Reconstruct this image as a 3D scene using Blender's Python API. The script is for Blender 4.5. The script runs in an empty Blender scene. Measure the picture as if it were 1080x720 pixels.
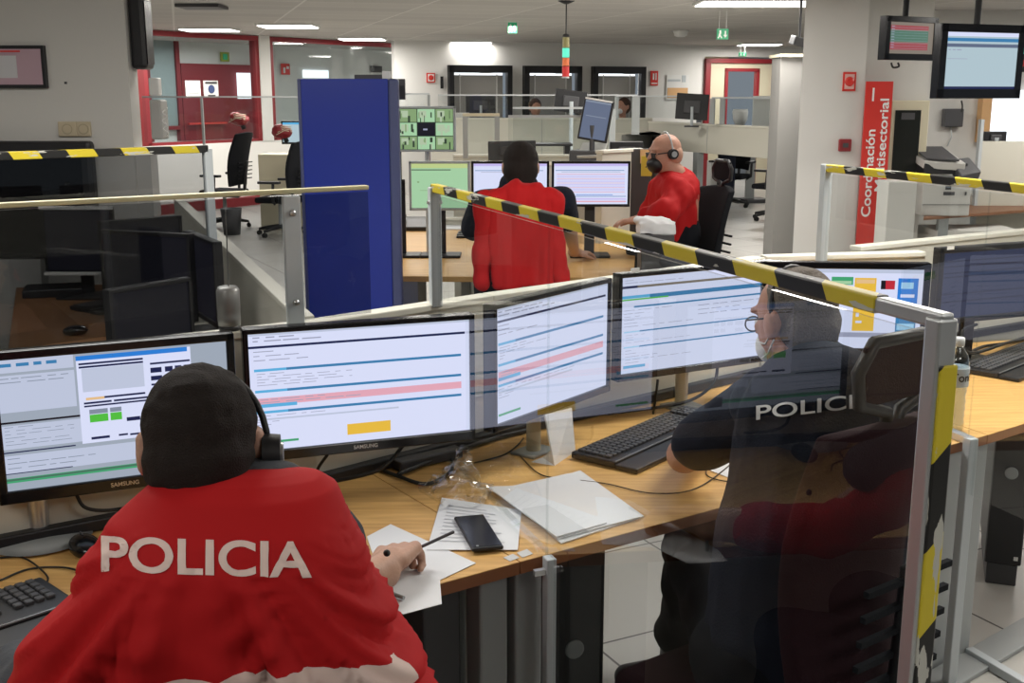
import bpy, bmesh, math, random
from mathutils import Vector, Matrix, noise
from mathutils.bvhtree import BVHTree
random.seed(4)
SC = bpy.context.scene
COL = SC.collection
PI = math.pi
R = math.radians
# ------------------------------------------------ camera geometry (1080x720 frame)
F, HZ, H = 1200.0, 262.0, 1.70
TH = math.atan(HZ / F); CT, ST = math.cos(TH), math.sin(TH)

def ray(x, y):
    a = (x - 540) / F; b = (360 - y) / F
    return (a, CT + b * ST, -ST + b * CT)
def on(x, y, z):                     # point of the horizontal plane z seen at pixel x, y
    d = ray(x, y); t = (z - H) / d[2]
    return Vector((d[0] * t, d[1] * t, z))
def at(x, y, Y):                     # point at depth Y
    d = ray(x, y); t = Y / d[1]
    return Vector((d[0] * t, Y, H + d[2] * t))
def onw(x, y, P, Q):                 # point of the vertical plane through P and Q
    d = ray(x, y); ux, uy = Q[0] - P[0], Q[1] - P[1]
    det = d[0] * (-uy) - d[1] * (-ux); t = (P[0] * (-uy) + P[1] * ux) / det
    return Vector((d[0] * t, d[1] * t, H + d[2] * t))
def ang(P, Q): return math.atan2(Q[1] - P[1], Q[0] - P[0])

# ------------------------------------------------ materials
MATS = {}
def mat(name, col, rough=.5, metal=0., emit=None, es=1., bump=0., bscale=60., var=0., spec=.5):
    if name in MATS: return MATS[name]
    m = bpy.data.materials.new(name); m.use_nodes = True
    nt = m.node_tree; b = nt.nodes['Principled BSDF']
    b.inputs['Base Color'].default_value = (*col, 1); b.inputs['Roughness'].default_value = rough
    b.inputs['Metallic'].default_value = metal
    b.inputs['Specular IOR Level'].default_value = spec
    if emit:
        b.inputs['Emission Color'].default_value = (*emit, 1); b.inputs['Emission Strength'].default_value = es
    if bump or var:
        tc = nt.nodes.new('ShaderNodeTexCoord'); n = nt.nodes.new('ShaderNodeTexNoise')
        n.inputs['Scale'].default_value = bscale; n.inputs['Detail'].default_value = 4
        nt.links.new(tc.outputs['Object'], n.inputs['Vector'])
        if bump:
            bp = nt.nodes.new('ShaderNodeBump'); bp.inputs['Strength'].default_value = bump; bp.inputs['Distance'].default_value = .01
            nt.links.new(n.outputs['Fac'], bp.inputs['Height']); nt.links.new(bp.outputs['Normal'], b.inputs['Normal'])
        if var:
            mx = nt.nodes.new('ShaderNodeMix'); mx.data_type = 'RGBA'
            mx.inputs[6].default_value = (*[c * (1 - var) for c in col], 1); mx.inputs[7].default_value = (*[min(1, c * (1 + var)) for c in col], 1)
            nt.links.new(n.outputs['Fac'], mx.inputs[0]); nt.links.new(mx.outputs[2], b.inputs['Base Color'])
    MATS[name] = m
    return m
def emi(name, col, s=1.):            # a lit surface: screen picture, lamp
    if name in MATS: return MATS[name]
    m = bpy.data.materials.new(name); m.use_nodes = True
    nt = m.node_tree; b = nt.nodes['Principled BSDF']
    b.inputs['Base Color'].default_value = (.01, .01, .01, 1); b.inputs['Roughness'].default_value = .35
    b.inputs['Specular IOR Level'].default_value = .3
    b.inputs['Emission Color'].default_value = (*col, 1); b.inputs['Emission Strength'].default_value = s
    MATS[name] = m
    return m
def glassy(name, tint=(.93, .95, .95), refl=1.0, rough=.0):
    m = bpy.data.materials.new(name); m.use_nodes = True; nt = m.node_tree; nt.nodes.clear()
    o = nt.nodes.new('ShaderNodeOutputMaterial'); t = nt.nodes.new('ShaderNodeBsdfTransparent'); g = nt.nodes.new('ShaderNodeBsdfGlossy')
    fr = nt.nodes.new('ShaderNodeFresnel'); mx = nt.nodes.new('ShaderNodeMixShader'); mu = nt.nodes.new('ShaderNodeMath')
    mu.operation = 'MULTIPLY'; mu.inputs[1].default_value = refl; mu.use_clamp = True
    fr.inputs['IOR'].default_value = 1.49
    t.inputs['Color'].default_value = (*tint, 1); g.inputs['Roughness'].default_value = rough; g.inputs['Color'].default_value = (1, 1, 1, 1)
    ge = nt.nodes.new('ShaderNodeNewGeometry'); fb = nt.nodes.new('ShaderNodeMath'); fb.operation = 'SUBTRACT'; fb.inputs[0].default_value = 1; nt.links.new(ge.outputs['Backfacing'], fb.inputs[1])
    f2 = nt.nodes.new('ShaderNodeMath'); f2.operation = 'MULTIPLY'; nt.links.new(fr.outputs[0], f2.inputs[0]); nt.links.new(fb.outputs[0], f2.inputs[1]); nt.links.new(f2.outputs[0], mu.inputs[0]); nt.links.new(mu.outputs[0], mx.inputs[0])
    nt.links.new(t.outputs[0], mx.inputs[1]); nt.links.new(g.outputs[0], mx.inputs[2]); nt.links.new(mx.outputs[0], o.inputs[0])
    MATS[name] = m
    return m
def nodes(m): return m.node_tree, m.node_tree.nodes['Principled BSDF']
def N(nt, t, **kw):
    n = nt.nodes.new(t)
    for k, v in kw.items():
        if k.startswith('i'): n.inputs[int(k[1:])].default_value = v
        else: setattr(n, k, v)
    return n
def math_(nt, op, a, b=None):
    n = nt.nodes.new('ShaderNodeMath'); n.operation = op
    for i, v in enumerate((a, b)):
        if v is None: continue
        if isinstance(v, (int, float)): n.inputs[i].default_value = v
        else: nt.links.new(v, n.inputs[i])
    return n.outputs[0]

# ------------------------------------------------ mesh builder
TMP = bpy.data.scenes.new('workbench')
def evaluated(o):                    # modifier result of one object, worked out in a scene of its own
    TMP.collection.objects.link(o); vl = TMP.view_layers[0]; vl.update(); dg = vl.depsgraph
    me = bpy.data.meshes.new_from_object(o.evaluated_get(dg)); bpy.data.objects.remove(o); return me
class MB:
    def __init__(s): s.v = []; s.f = []; s.mi = []; s.sm = []; s.M = Matrix(); s.m = 0; s.smooth = False
    def add(s, vs, fs, smooth=None):
        k = len(s.v); s.v += [s.M @ Vector(p) for p in vs]
        for f in fs: s.f.append([i + k for i in f]); s.mi.append(s.m); s.sm.append(s.smooth if smooth is None else smooth)
        return s
    def mt(s, i): s.m = i; return s
    def box(s, c, d, rz=0, rx=0, ry=0):
        Q = Matrix.Translation(Vector(c)) @ Matrix.Rotation(rz, 4, 'Z') @ Matrix.Rotation(ry, 4, 'Y') @ Matrix.Rotation(rx, 4, 'X')
        x, y, z = d[0] / 2, d[1] / 2, d[2] / 2
        vs = [Q @ Vector(p) for p in ((-x, -y, -z), (x, -y, -z), (x, y, -z), (-x, y, -z), (-x, -y, z), (x, -y, z), (x, y, z), (-x, y, z))]
        return s.add(vs, [(0, 3, 2, 1), (4, 5, 6, 7), (0, 1, 5, 4), (1, 2, 6, 5), (2, 3, 7, 6), (3, 0, 4, 7)], False)
    def b2(s, a, b):                 # axis-aligned box by two corners
        return s.box([(a[i] + b[i]) / 2 for i in range(3)], [abs(a[i] - b[i]) for i in range(3)])
    def prism(s, pts, z0, z1):
        n = len(pts)
        ar = sum(pts[i][0] * pts[(i + 1) % n][1] - pts[(i + 1) % n][0] * pts[i][1] for i in range(n))
        if ar < 0: pts = pts[::-1]
        vs = [(p[0], p[1], z0) for p in pts] + [(p[0], p[1], z1) for p in pts]
        return s.add(vs, [tuple(range(n))[::-1], tuple(range(n, 2 * n))] + [(i, (i + 1) % n, (i + 1) % n + n, i + n) for i in range(n)], False)
    def wall(s, P, Q, z0, z1, t=.03, side=0):   # upright slab from P to Q; side -1/0/1 shifts the thickness
        P = Vector((P[0], P[1])); Q = Vector((Q[0], Q[1])); u = (Q - P).normalized(); n = Vector((-u.y, u.x))
        a = n * (t * (side - 1) / 2); b = n * (t * (side + 1) / 2)
        return s.prism([P + a, Q + a, Q + b, P + b], z0, z1)
    def hexa(s, a, b, c, d, t):      # slab with top face a b c d (ccw), thickness t along minus normal
        a, b, c, d = map(Vector, (a, b, c, d)); n = (b - a).cross(d - a).normalized() * t
        vs = [a, b, c, d, a - n, b - n, c - n, d - n]
        return s.add(vs, [(0, 1, 2, 3), (7, 6, 5, 4), (0, 4, 5, 1), (1, 5, 6, 2), (2, 6, 7, 3), (3, 7, 4, 0)], False)
    def quad(s, a, b, c, d): return s.add([a, b, c, d], [(0, 1, 2, 3)], False)
    def cyl(s, p, q, r0, r1=None, n=16):
        r1 = r0 if r1 is None else r1
        p, q = Vector(p), Vector(q); w = (q - p).normalized(); u = w.orthogonal().normalized(); v = w.cross(u)
        vs = []
        for c, r in ((p, r0), (q, r1)):
            for i in range(n):
                a = 2 * PI * i / n; vs.append(c + (u * math.cos(a) + v * math.sin(a)) * r)
        s.add(vs, [(i, (i + 1) % n, (i + 1) % n + n, i + n) for i in range(n)], True)
        s.add(vs[:n], [tuple(range(n))[::-1]], False); s.add(vs[n:], [tuple(range(n))], False)
        return s
    def tube(s, pts, r, n=8, rad=None):
        pts = [Vector(p) for p in pts]; k0 = len(s.v); u = None; vs = []; L = len(pts)
        for i, p in enumerate(pts):
            t = (pts[min(i + 1, L - 1)] - pts[max(i - 1, 0)]).normalized()
            u = t.orthogonal().normalized() if u is None else (u - t * u.dot(t)).normalized()
            w = t.cross(u); rr = rad[i] if rad else r
            for j in range(n):
                a = 2 * PI * j / n; vs.append(p + (u * math.cos(a) + w * math.sin(a)) * rr)
        fs = [(i * n + j, i * n + (j + 1) % n, (i + 1) * n + (j + 1) % n, (i + 1) * n + j) for i in range(L - 1) for j in range(n)]
        fs += [tuple(range(n))[::-1], tuple(range((L - 1) * n, L * n))]
        return s.add(vs, fs, True)
    def lathe(s, c, prof, n=24):
        c = Vector(c); vs = []
        for r, z in prof:
            for i in range(n): a = 2 * PI * i / n; vs.append(c + Vector((r * math.cos(a), r * math.sin(a), z)))
        L = len(prof)
        fs = [(k * n + i, k * n + (i + 1) % n, (k + 1) * n + (i + 1) % n, (k + 1) * n + i) for k in range(L - 1) for i in range(n)]
        fs += [tuple(range(n))[::-1], tuple(range((L - 1) * n, L * n))]
        return s.add(vs, fs, True)
    def ell(s, c, r, Q=None, nu=16, nv=10):
        Q = Q or Matrix(); c = Vector(c); vs = [c + Q @ Vector((0, 0, -r[2]))]
        for k in range(1, nv):
            t = PI * k / nv - PI / 2
            for i in range(nu):
                a = 2 * PI * i / nu; vs.append(c + Q @ Vector((r[0] * math.cos(t) * math.cos(a), r[1] * math.cos(t) * math.sin(a), r[2] * math.sin(t))))
        vs.append(c + Q @ Vector((0, 0, r[2]))); e = len(vs) - 1
        fs = [(0, 1 + (i + 1) % nu, 1 + i) for i in range(nu)] + [(e, e - nu + i, e - nu + (i + 1) % nu) for i in range(nu)]
        fs += [(1 + k * nu + i, 1 + k * nu + (i + 1) % nu, 1 + (k + 1) * nu + (i + 1) % nu, 1 + (k + 1) * nu + i) for k in range(nv - 2) for i in range(nu)]
        return s.add(vs, fs, True)
    def cap(s, p, r0, q, r1, n=14):  # tapered capsule
        p, q = Vector(p), Vector(q); L = (q - p).length
        if L < 1e-5: return s.ell(p, (r0,) * 3)
        w = (q - p) / L; pts = []; rad = []
        for k in range(0, 6): a = PI / 2 * k / 5; pts.append(p - w * r0 * math.cos(a)); rad.append(max(r0 * math.sin(a), r0 * .02))
        for k in range(0, 6): a = PI / 2 * k / 5; pts.append(q + w * r1 * math.sin(a)); rad.append(max(r1 * math.cos(a), r1 * .02))
        return s.tube(pts, 0, n, rad)
    def mesh(s, name):
        me = bpy.data.meshes.new(name); me.from_pydata([tuple(v) for v in s.v], [], s.f)
        me.polygons.foreach_set('material_index', s.mi); me.polygons.foreach_set('use_smooth', s.sm); me.update()
        return me
    def build(s, name, mats, parent=None, bev=0., M=None, seg=2):
        me = s.mesh(name)
        if not isinstance(mats, (list, tuple)): mats = [mats]
        for m in mats: me.materials.append(MATS[m] if isinstance(m, str) else m)
        return link(name, me, parent, bev, M, seg)
def link(name, me, parent=None, bev=0., M=None, seg=2):
    o = bpy.data.objects.new(name, me); COL.objects.link(o)
    if parent: o.parent = parent
    if M is not None: o.matrix_basis = M
    if bev:
        b = o.modifiers.new('Bevel', 'BEVEL'); b.width = bev; b.segments = seg; b.limit_method = 'ANGLE'; b.angle_limit = R(50)
        b.harden_normals = False
    return o
def tag(o, label=None, cat=None, group=None, kind=None):
    if label: o['label'] = label
    if cat: o['category'] = cat
    if group: o['group'] = group
    if kind: o['kind'] = kind
    return o
def thing(name, label, cat, loc=(0, 0, 0), rz=0, group=None):
    o = bpy.data.objects.new(name, None); COL.objects.link(o); o.location = loc; o.rotation_euler = (0, 0, rz); o.empty_display_size = .1
    return tag(o, label, cat, group)
def copy_tree(o, parent=None):
    c = o.copy(); COL.objects.link(c)
    if parent: c.parent = parent
    for ch in list(o.children): copy_tree(ch, c)
    return c
def text_mesh(s, size, extrude=.0006, bold=0., cx=True):
    cu = bpy.data.curves.new('lettering', 'FONT'); cu.body = s; cu.size = size; cu.extrude = extrude; cu.offset = bold
    cu.align_x = 'CENTER' if cx else 'LEFT'; cu.align_y = 'CENTER'
    me = evaluated(bpy.data.objects.new('lettering', cu)); bpy.data.curves.remove(cu)
    return me
def fit_text(name, s, length, height, m, parent, M, bold=.002, extrude=.001):
    me = text_mesh(s, 1., 0, bold * 8); xs = [v.co.x for v in me.vertices]; ys = [v.co.y for v in me.vertices]
    sx, sy = length / (max(xs) - min(xs)), height / (max(ys) - min(ys)); cx_, cy_ = (max(xs) + min(xs)) / 2, (max(ys) + min(ys)) / 2
    for v in me.vertices: v.co = Vector(((v.co.x - cx_) * sx, (v.co.y - cy_) * sy, v.co.z + extrude))
    me.materials.clear(); me.materials.append(MATS[m]); return link(name, me, parent, 0, M)
def text(name, s, size, m, parent, M, extrude=.0006, bold=0., sx=1., cx=True):
    me = text_mesh(s, size, extrude, bold, cx); me.materials.clear(); me.materials.append(MATS[m])
    if sx != 1: me.transform(Matrix.Diagonal((sx, 1, 1, 1)))
    return link(name, me, parent, 0, M)
UP = Matrix.Rotation(PI / 2, 4, 'X')           # text plane upright, facing -Y
def blob(name, mb, mats, parent=None, vox=.01, smooth=3, post=None, M=None):   # union of overlapping solids as one continuous skin
    me = mb.mesh(name); o = bpy.data.objects.new(name, me)
    r = o.modifiers.new('r', 'REMESH'); r.mode = 'VOXEL'; r.voxel_size = vox
    sm = o.modifiers.new('s', 'SMOOTH'); sm.iterations = smooth; sm.factor = .6
    m2 = evaluated(o)
    if post:
        cn = [post(v.co.copy(), v.normal.copy()) for v in m2.vertices]
        m2.vertices.foreach_set('co', [x for c in cn for x in c]); m2.update()
    m2.polygons.foreach_set('use_smooth', [True] * len(m2.polygons))
    m2.materials.clear()
    for m in (mats if isinstance(mats, (list, tuple)) else [mats]): m2.materials.append(MATS[m])
    m2.name = name
    return link(name, m2, parent, 0, M)

# palette
mat('wall_paint', (.62, .61, .58), .85, bump=.06, bscale=90)
mat('white_paint', (.78, .77, .74), .8)
mat('pillar_paint', (.70, .69, .67), .85, bump=.05, bscale=90)
mat('panel_beige', (.60, .58, .50), .6, bump=.02)
mat('panel_top', (.72, .70, .61), .5)
mat('panel_grey', (.42, .42, .40), .6)
mat('leg_grey', (.33, .35, .35), .45)
mat('dark_grey', (.06, .06, .065), .5)
mat('black', (.012, .012, .014), .45)
mat('black_gloss', (.008, .008, .01), .18)
mat('maroon_fabric', (.022, .006, .009), .9, bump=.3, bscale=300, spec=.2)
mat('black_fabric', (.012, .013, .016), .95, bump=.3, bscale=300, spec=.2)
mat('navy_fabric', (.010, .013, .024), .9, bump=.25, bscale=200, spec=.25)
mat('trouser_fabric', (.008, .009, .013), .95, spec=.2)
mat('grey_fabric', (.06, .065, .075), .85, bump=.2, bscale=200, spec=.3)
mat('red_fabric', (.46, .010, .012), .75, bump=.12, bscale=500, spec=.2)
mat('red_dark', (.2, .010, .014), .6)
mat('red_frame', (.25, .018, .024), .5)
mat('red_sign', (.68, .04, .03), .4)
mat('letter_white', (.80, .62, .56), .6)
mat('letter_plain', (.85, .85, .85), .5)
mat('alu', (.55, .57, .58), .35, .7)
mat('alu_flat', (.50, .54, .56), .45, 0.)
mat('silver', (.6, .6, .6), .3, .8)
mat('skin', (.52, .27, .19), .5, bump=.1, bscale=120, var=.12)
mat('skin_arm', (.50, .29, .205), .55, bump=.1, bscale=150, var=.15)
mat('hair_dark', (.018, .013, .011), .8, bump=.5, bscale=420, var=.5, spec=.25)
mat('hair_grey', (.20, .175, .15), .85, bump=.8, bscale=260, var=.5, spec=.25)
mat('hair_brown', (.06, .03, .02), .8)
mat('paper', (.78, .79, .81), .8, bump=.02, bscale=20)
mat('paper_edge', (.6, .6, .6), .8)
mat('blue_panel', (.018, .038, .32), .3, bump=.02, bscale=30)
mat('blue_edge', (.07, .085, .2), .4)
mat('cream', (.62, .57, .42), .6)
mat('rubber', (.01, .01, .01), .7)
mat('cable', (.008, .008, .008), .5)
mat('plug_cream', (.55, .47, .33), .5)
mat('yellow_paper', (.65, .52, .06), .7)
mat('orange_paper', (.7, .42, .2), .7)
mat('box_white', (.62, .6, .56), .7)
mat('glass_dark', (.02, .022, .02), .15)
mat('white_plastic', (.72, .72, .70), .4)
mat('printer_grey', (.55, .54, .51), .5)
mat('green_sign', (.02, .22, .10), .5, emit=(.02, .22, .10), es=.5)
mat('sign_white', (.8, .8, .78), .5)
mat('denim', (.05, .08, .2), .8)
mat('blind', (.47, .46, .44), .8)
emi('daylight', (.9, .95, 1.), 1.6)
emi('lamp', (1., .97, .92), 4.0)
emi('tower_green', (.1, .75, .5), 1.3)
mat('tower_olive', (.25, .22, .08), .4); mat('tower_orange', (.6, .14, .04), .4); mat('tower_red', (.5, .02, .02), .4)
# screen colours
emi('s_white', (.68, .72, .93)); emi('s_pale', (.50, .55, .70)); emi('s_grey', (.33, .38, .46)); emi('s_mid', (.22, .26, .34))
emi('s_blue', (.04, .20, .42)); emi('s_navy', (.008, .015, .07)); emi('s_cyan', (.10, .42, .72)); emi('s_lightcyan', (.35, .62, .85))
emi('s_pink', (.75, .38, .47)); emi('s_yellow', (.78, .48, .05)); emi('s_green', (.08, .5, .05)); emi('s_teal', (.05, .35, .16))
emi('s_pgreen', (.36, .60, .36)); emi('s_pyellow', (.5, .6, .25)); emi('s_text', (.33, .35, .48)); emi('s_red', (.5, .02, .04))
emi('s_orange', (.75, .5, .25)); emi('s_black', (.006, .006, .012)); emi('s_camgreen', (.22, .34, .16)); emi('s_camdark', (.03, .05, .03)); emi('s_camlight', (.42, .52, .36))
emi('s_lilac', (.55, .48, .85)); emi('s_dimblue', (.035, .042, .085)); emi('s_dimline', (.02, .022, .05)); emi('s_taupe', (.20, .17, .14)); emi('s_tred', (.3, .05, .06)); emi('s_tgreen', (.06, .16, .11))
emi('s_tv', (.42, .54, .6)); emi('s_brightblue', (.02, .2, .65)); emi('s_greyblue', (.11, .14, .22))
glassy('acrylic', (.93, .945, .945), 1.0); glassy('acrylic_smoky', (.70, .71, .72), .9); glassy('pane', (.88, .92, .92), 1.)
glassy('bag_film', (.93, .93, .92), 2.2, .12); glassy('bottle_pet', (.66, .72, .75), 4., .08); mat('can_metal', (.30, .30, .29), .42, .6)
glassy('lens', (.85, .88, .9), 1.5, .0)
# wood
m = mat('wood', (.5, .3, .12), .42)
nt, b = nodes(m)
tc = N(nt, 'ShaderNodeTexCoord'); mp = N(nt, 'ShaderNodeMapping'); mp.inputs['Rotation'].default_value = (0, 0, R(-34)); mp.inputs['Scale'].default_value = (2, 26, 8)
nz = N(nt, 'ShaderNodeTexNoise'); nz.inputs['Scale'].default_value = 2.2; nz.inputs['Detail'].default_value = 6; nz.inputs['Distortion'].default_value = .5
cr = N(nt, 'ShaderNodeValToRGB'); cr.color_ramp.elements[0].color = (.60, .33, .10, 1); cr.color_ramp.elements[1].color = (.76, .46, .16, 1)
cr.color_ramp.elements[0].position = .35; cr.color_ramp.elements[1].position = .65
nt.links.new(tc.outputs['Object'], mp.inputs['Vector']); nt.links.new(mp.outputs[0], nz.inputs['Vector']); nt.links.new(nz.outputs['Fac'], cr.inputs[0]); nt.links.new(cr.outputs[0], b.inputs['Base Color'])
mat('wood_edge', (.30, .115, .045), .45)
mat('wood_brown', (.22, .10, .05), .5); mat('wood_tan', (.36, .17, .07), .5)
# hazard tape: diagonal yellow / black bands along local X, worn in places
m = mat('hazard', (.7, .6, .05), .35)
nt, b = nodes(m)
tc = N(nt, 'ShaderNodeTexCoord'); sx = N(nt, 'ShaderNodeSeparateXYZ'); nt.links.new(tc.outputs['Object'], sx.inputs[0])
s1 = math_(nt, 'ADD', sx.outputs[0], math_(nt, 'MULTIPLY', sx.outputs[1], 1.0)); s1 = math_(nt, 'ADD', s1, math_(nt, 'MULTIPLY', sx.outputs[2], .6))
fr = math_(nt, 'FRACT', math_(nt, 'DIVIDE', s1, .21)); st = math_(nt, 'GREATER_THAN', fr, .5)
c1 = N(nt, 'ShaderNodeMix', data_type='RGBA'); c1.inputs[6].default_value = (.62, .50, .03, 1); c1.inputs[7].default_value = (.012, .012, .012, 1); nt.links.new(st, c1.inputs[0])
wn = N(nt, 'ShaderNodeTexNoise'); wn.inputs['Scale'].default_value = 9; wn.inputs['Detail'].default_value = 5
mp = N(nt, 'ShaderNodeMapping'); mp.inputs['Scale'].default_value = (1, 5, 5); nt.links.new(tc.outputs['Object'], mp.inputs[0]); nt.links.new(mp.outputs[0], wn.inputs[0])
wr = math_(nt, 'GREATER_THAN', wn.outputs['Fac'], .635)
c2 = N(nt, 'ShaderNodeMix', data_type='RGBA'); c2.inputs[7].default_value = (.5, .5, .45, 1); nt.links.new(wr, c2.inputs[0]); nt.links.new(c1.outputs[2], c2.inputs[6]); nt.links.new(c2.outputs[2], b.inputs['Base Color'])
# ================================================================ REUSABLE KINDS
def ui(mb, w, h, z0, y, items, slots):       # flat picture elements of one display, u,v in 0..1 from top left
    for u0, v0, u1, v1, c in items:
        if c not in slots: slots.append(c)
        mb.mt(slots.index(c))
        yy = y - .0004 * (1 + 0 * len(mb.f)) - .00002 * len(mb.f)
        x0, x1 = (u0 - .5) * w, (u1 - .5) * w; a, b_ = z0 + h * (1 - v0), z0 + h * (1 - v1)
        mb.quad((x0, yy, b_), (x1, yy, b_), (x1, yy, a), (x0, yy, a))
def textlines(u0, v0, u1, v1, n, c='s_text', th=.35, seed=1):
    rr = random.Random(seed); out = []
    for i in range(n):
        v = v0 + (v1 - v0) * i / n; u = u0
        while u < u1 - .01:
            e = min(u1, u + rr.uniform(.02, .09)); out.append((u, v, e, v + (v1 - v0) / n * th, c)); u = e + rr.uniform(.008, .03)
            if rr.random() < .25: break
    return out
def ui_form(seed=1, extra=True, yellow=True):
    it = [(0, 0, 1, 1, 's_white'), (.0, .105, .98, .125, 's_navy'), (0, 0, 1, .02, 's_pale')]
    it += textlines(.02, .03, .5, .09, 2, seed=seed) + textlines(.02, .15, .9, .26, 3, seed=seed + 1, th=.2)
    for v in (.30, .48, .66): it += [(.02, v, .96, v + .022, 's_blue'), (.02, v, .16, v + .022, 's_cyan')]
    it += textlines(.03, .34, .45, .46, 5, 's_red' if 0 else 's_text', .22, seed + 2)
    it += [(.02, .55, .96, .61, 's_pink'), (.02, .60, .2, .63, 's_cyan')] + textlines(.04, .56, .7, .61, 2, 's_text', .25, seed + 3)
    it += textlines(.02, .70, .7, .80, 4, 's_text', .2, seed + 4) + [(.02, .725, .66, .74, 's_pale'), (.02, .92, .2, .94, 's_teal')]
    if yellow: it += [(.42, .84, .62, .935, 's_yellow')]
    return it
def ui_form2(seed=5):
    it = [(0, 0, 1, 1, 's_white'), (0, .09, 1, .115, 's_taupe'), (0, .09, .1, .115, 's_navy'), (.0, .19, .98, .22, 's_cyan'), (.18, .19, .98, .235, 's_blue'), (.08, .30, .98, .318, 's_blue'), (.12, .56, .98, .575, 's_blue'), (.12, .72, .98, .735, 's_blue')]
    it += [(.0, .225, .3, .24, 's_green'), (.02, .56, .12, .575, 's_lightcyan'), (.02, .72, .12, .735, 's_lightcyan'), (.02, .92, .16, .95, 's_cyan')]
    it += textlines(.02, .34, .5, .54, 6, seed=seed, th=.15) + textlines(.5, .36, .95, .5, 3, seed=seed + 1, th=.15) + textlines(.03, .6, .8, .70, 4, seed=seed + 2, th=.15) + textlines(.03, .76, .6, .92, 5, seed=seed + 3, th=.15) + textlines(.02, .03, .9, .08, 2, seed=seed + 4, th=.2)
    return it
def ui_desk():
    it = [(0, 0, 1, 1, 's_grey'), (0, 0, .32, .1, 's_pale'), (0, .12, .32, .40, 's_pale'), (0, .1, .32, .12, 's_grey'), (0, .47, .33, .485, 's_black'), (0, .50, .33, .68, 's_pale'), (0, .70, .3, .71, 's_navy'), (0, .73, .58, .87, 's_pale'), (0, .865, .28, .872, 's_navy'),
          (0, .905, .76, .94, 's_teal'), (0, .91, .76, .925, 's_tgreen'), (.60, .72, .76, .80, 's_pale'), (.76, .88, .87, .975, 's_black')]
    it += [(.33, .02, .835, .70, 's_white'), (.33, .02, .82, .055, 's_brightblue'), (.34, .075, .62, .09, 's_navy'), (.34, .10, .62, .115, 's_navy'), (.35, .12, .62, .30, 's_pale')]
    it += [(.36, .345, .44, .365, 's_orange'), (.44, .345, .62, .36, 's_navy'), (.35, .38, .47, .395, 's_navy'), (.48, .38, .64, .395, 's_navy'), (.35, .405, .64, .418, 's_navy'), (.37, .48, .45, .54, 's_green'), (.46, .48, .51, .54, 's_green'), (.37, .44, .45, .475, 's_mid'), (.46, .44, .51, .475, 's_mid'),
           (.53, .53, .59, .56, 's_navy'), (.6, .53, .66, .56, 's_mid'), (.54, .66, .64, .675, 's_navy'), (.37, .655, .45, .675, 's_navy'), (.49, .655, .53, .67, 's_navy'),
           (.65, .12, .83, .135, 's_navy'), (.65, .16, .70, .2, 's_navy'), (.715, .16, .75, .2, 's_navy'), (.76, .16, .79, .2, 's_navy'), (.80, .16, .83, .2, 's_navy'), (.65, .225, .70, .26, 's_navy'), (.76, .225, .79, .26, 's_navy'), (.80, .225, .83, .26, 's_navy'), (.65, .285, .83, .3, 's_navy')]
    it += textlines(.01, .51, .3, .67, 6, 's_mid', .15, 3) + textlines(.01, .14, .3, .2, 2, 's_mid', .2, 4) + textlines(.01, .75, .5, .86, 3, 's_mid', .15, 9) + textlines(.01, .03, .25, .08, 1, 's_blue', .5, 11)
    return it
def ui_web():
    it = [(0, 0, 1, 1, 's_white'), (0, 0, 1, .05, 's_pale'), (.41, .1, .55, .2, 's_teal'), (.40, .15, .54, .19, 's_pgreen'), (.56, .11, .70, .78, 's_yellow'), (.57, .13, .69, .18, 's_orange'), (.57, .42, .69, .44, 's_orange'), (.73, .14, .82, .25, 's_red'), (.73, .14, .76, .25, 's_black'), (.84, .11, .97, .52, 's_brightblue'), (.86, .16, .94, .24, 's_lightcyan'), (.86, .31, .95, .35, 's_white'), (.84, .52, .97, .83, 's_blue'), (.85, .68, .96, .76, 's_lightcyan')]
    it += [(.58, .55, .60, .60, 's_white'), (.58, .65, .62, .68, 's_white'), (.40, .8, .95, .86, 's_text')] + [(.70 + .03 * k, .86, .72 + .03 * k, .93, 's_navy') for k in range(6)] + textlines(.1, .3, .36, .8, 8, seed=8, th=.2)
    return it
def ui_table():
    it = [(0, 0, 1, 1, 's_white'), (0, 0, 1, .06, 's_lilac'), (.02, .16, .95, .175, 's_blue'), (.1, .2, .9, .21, 's_text'), (.03, .80, .98, .815, 's_blue'), (.3, .76, .8, .775, 's_brightblue'), (.03, .86, .98, .89, 's_lilac'), (.03, .92, .98, .95, 's_pink')]
    for k in range(13): it += [(.04, .25 + .037 * k, .96, .263 + .037 * k, 's_lilac' if k % 3 else 's_pink')]
    return it
def ui_green(): return [(0, 0, 1, 1, 's_pgreen'), (0, 0, 1, .1, 's_pyellow'), (.0, .13, .7, .15, 's_camdark'), (.1, .4, .14, .43, 's_camgreen'), (.15, .6, .6, .61, 's_camgreen')]
def ui_cctv():
    it = [(0, 0, 1, 1, 's_camdark')]; rr = random.Random(5)
    for r in range(3):
        for c in range(3):
            u, v = c / 3 + .008, r / 3 + .01; uu, vv = u + .317, v + .313
            if r == 1 and c == 1: it += [(u, v, uu, vv, 's_black'), (u + .1, v + .14, u + .18, v + .18, 's_text')]; continue
            it += [(u, v, uu, vv, 's_pgreen' if (r + c) % 2 else 's_camgreen'), (u + .03, v + .04, u + .16, v + .2, 's_camlight')]
            for k in range(7):
                a, b_ = u + rr.uniform(.0, .25), v + rr.uniform(0, .22); it.append((a, b_, min(uu, a + rr.uniform(.01, .05)), min(vv, b_ + rr.uniform(.04, .2)), rr.choice(['s_camdark', 's_camgreen', 's_camlight', 's_camdark'])))
    return it
def ui_dim():
    it = [(0, 0, 1, 1, 's_dimblue')]
    for v in (.12, .2, .3, .36, .62, .74): it.append((.02, v, .98, v + .022, 's_dimline'))
    return it
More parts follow.
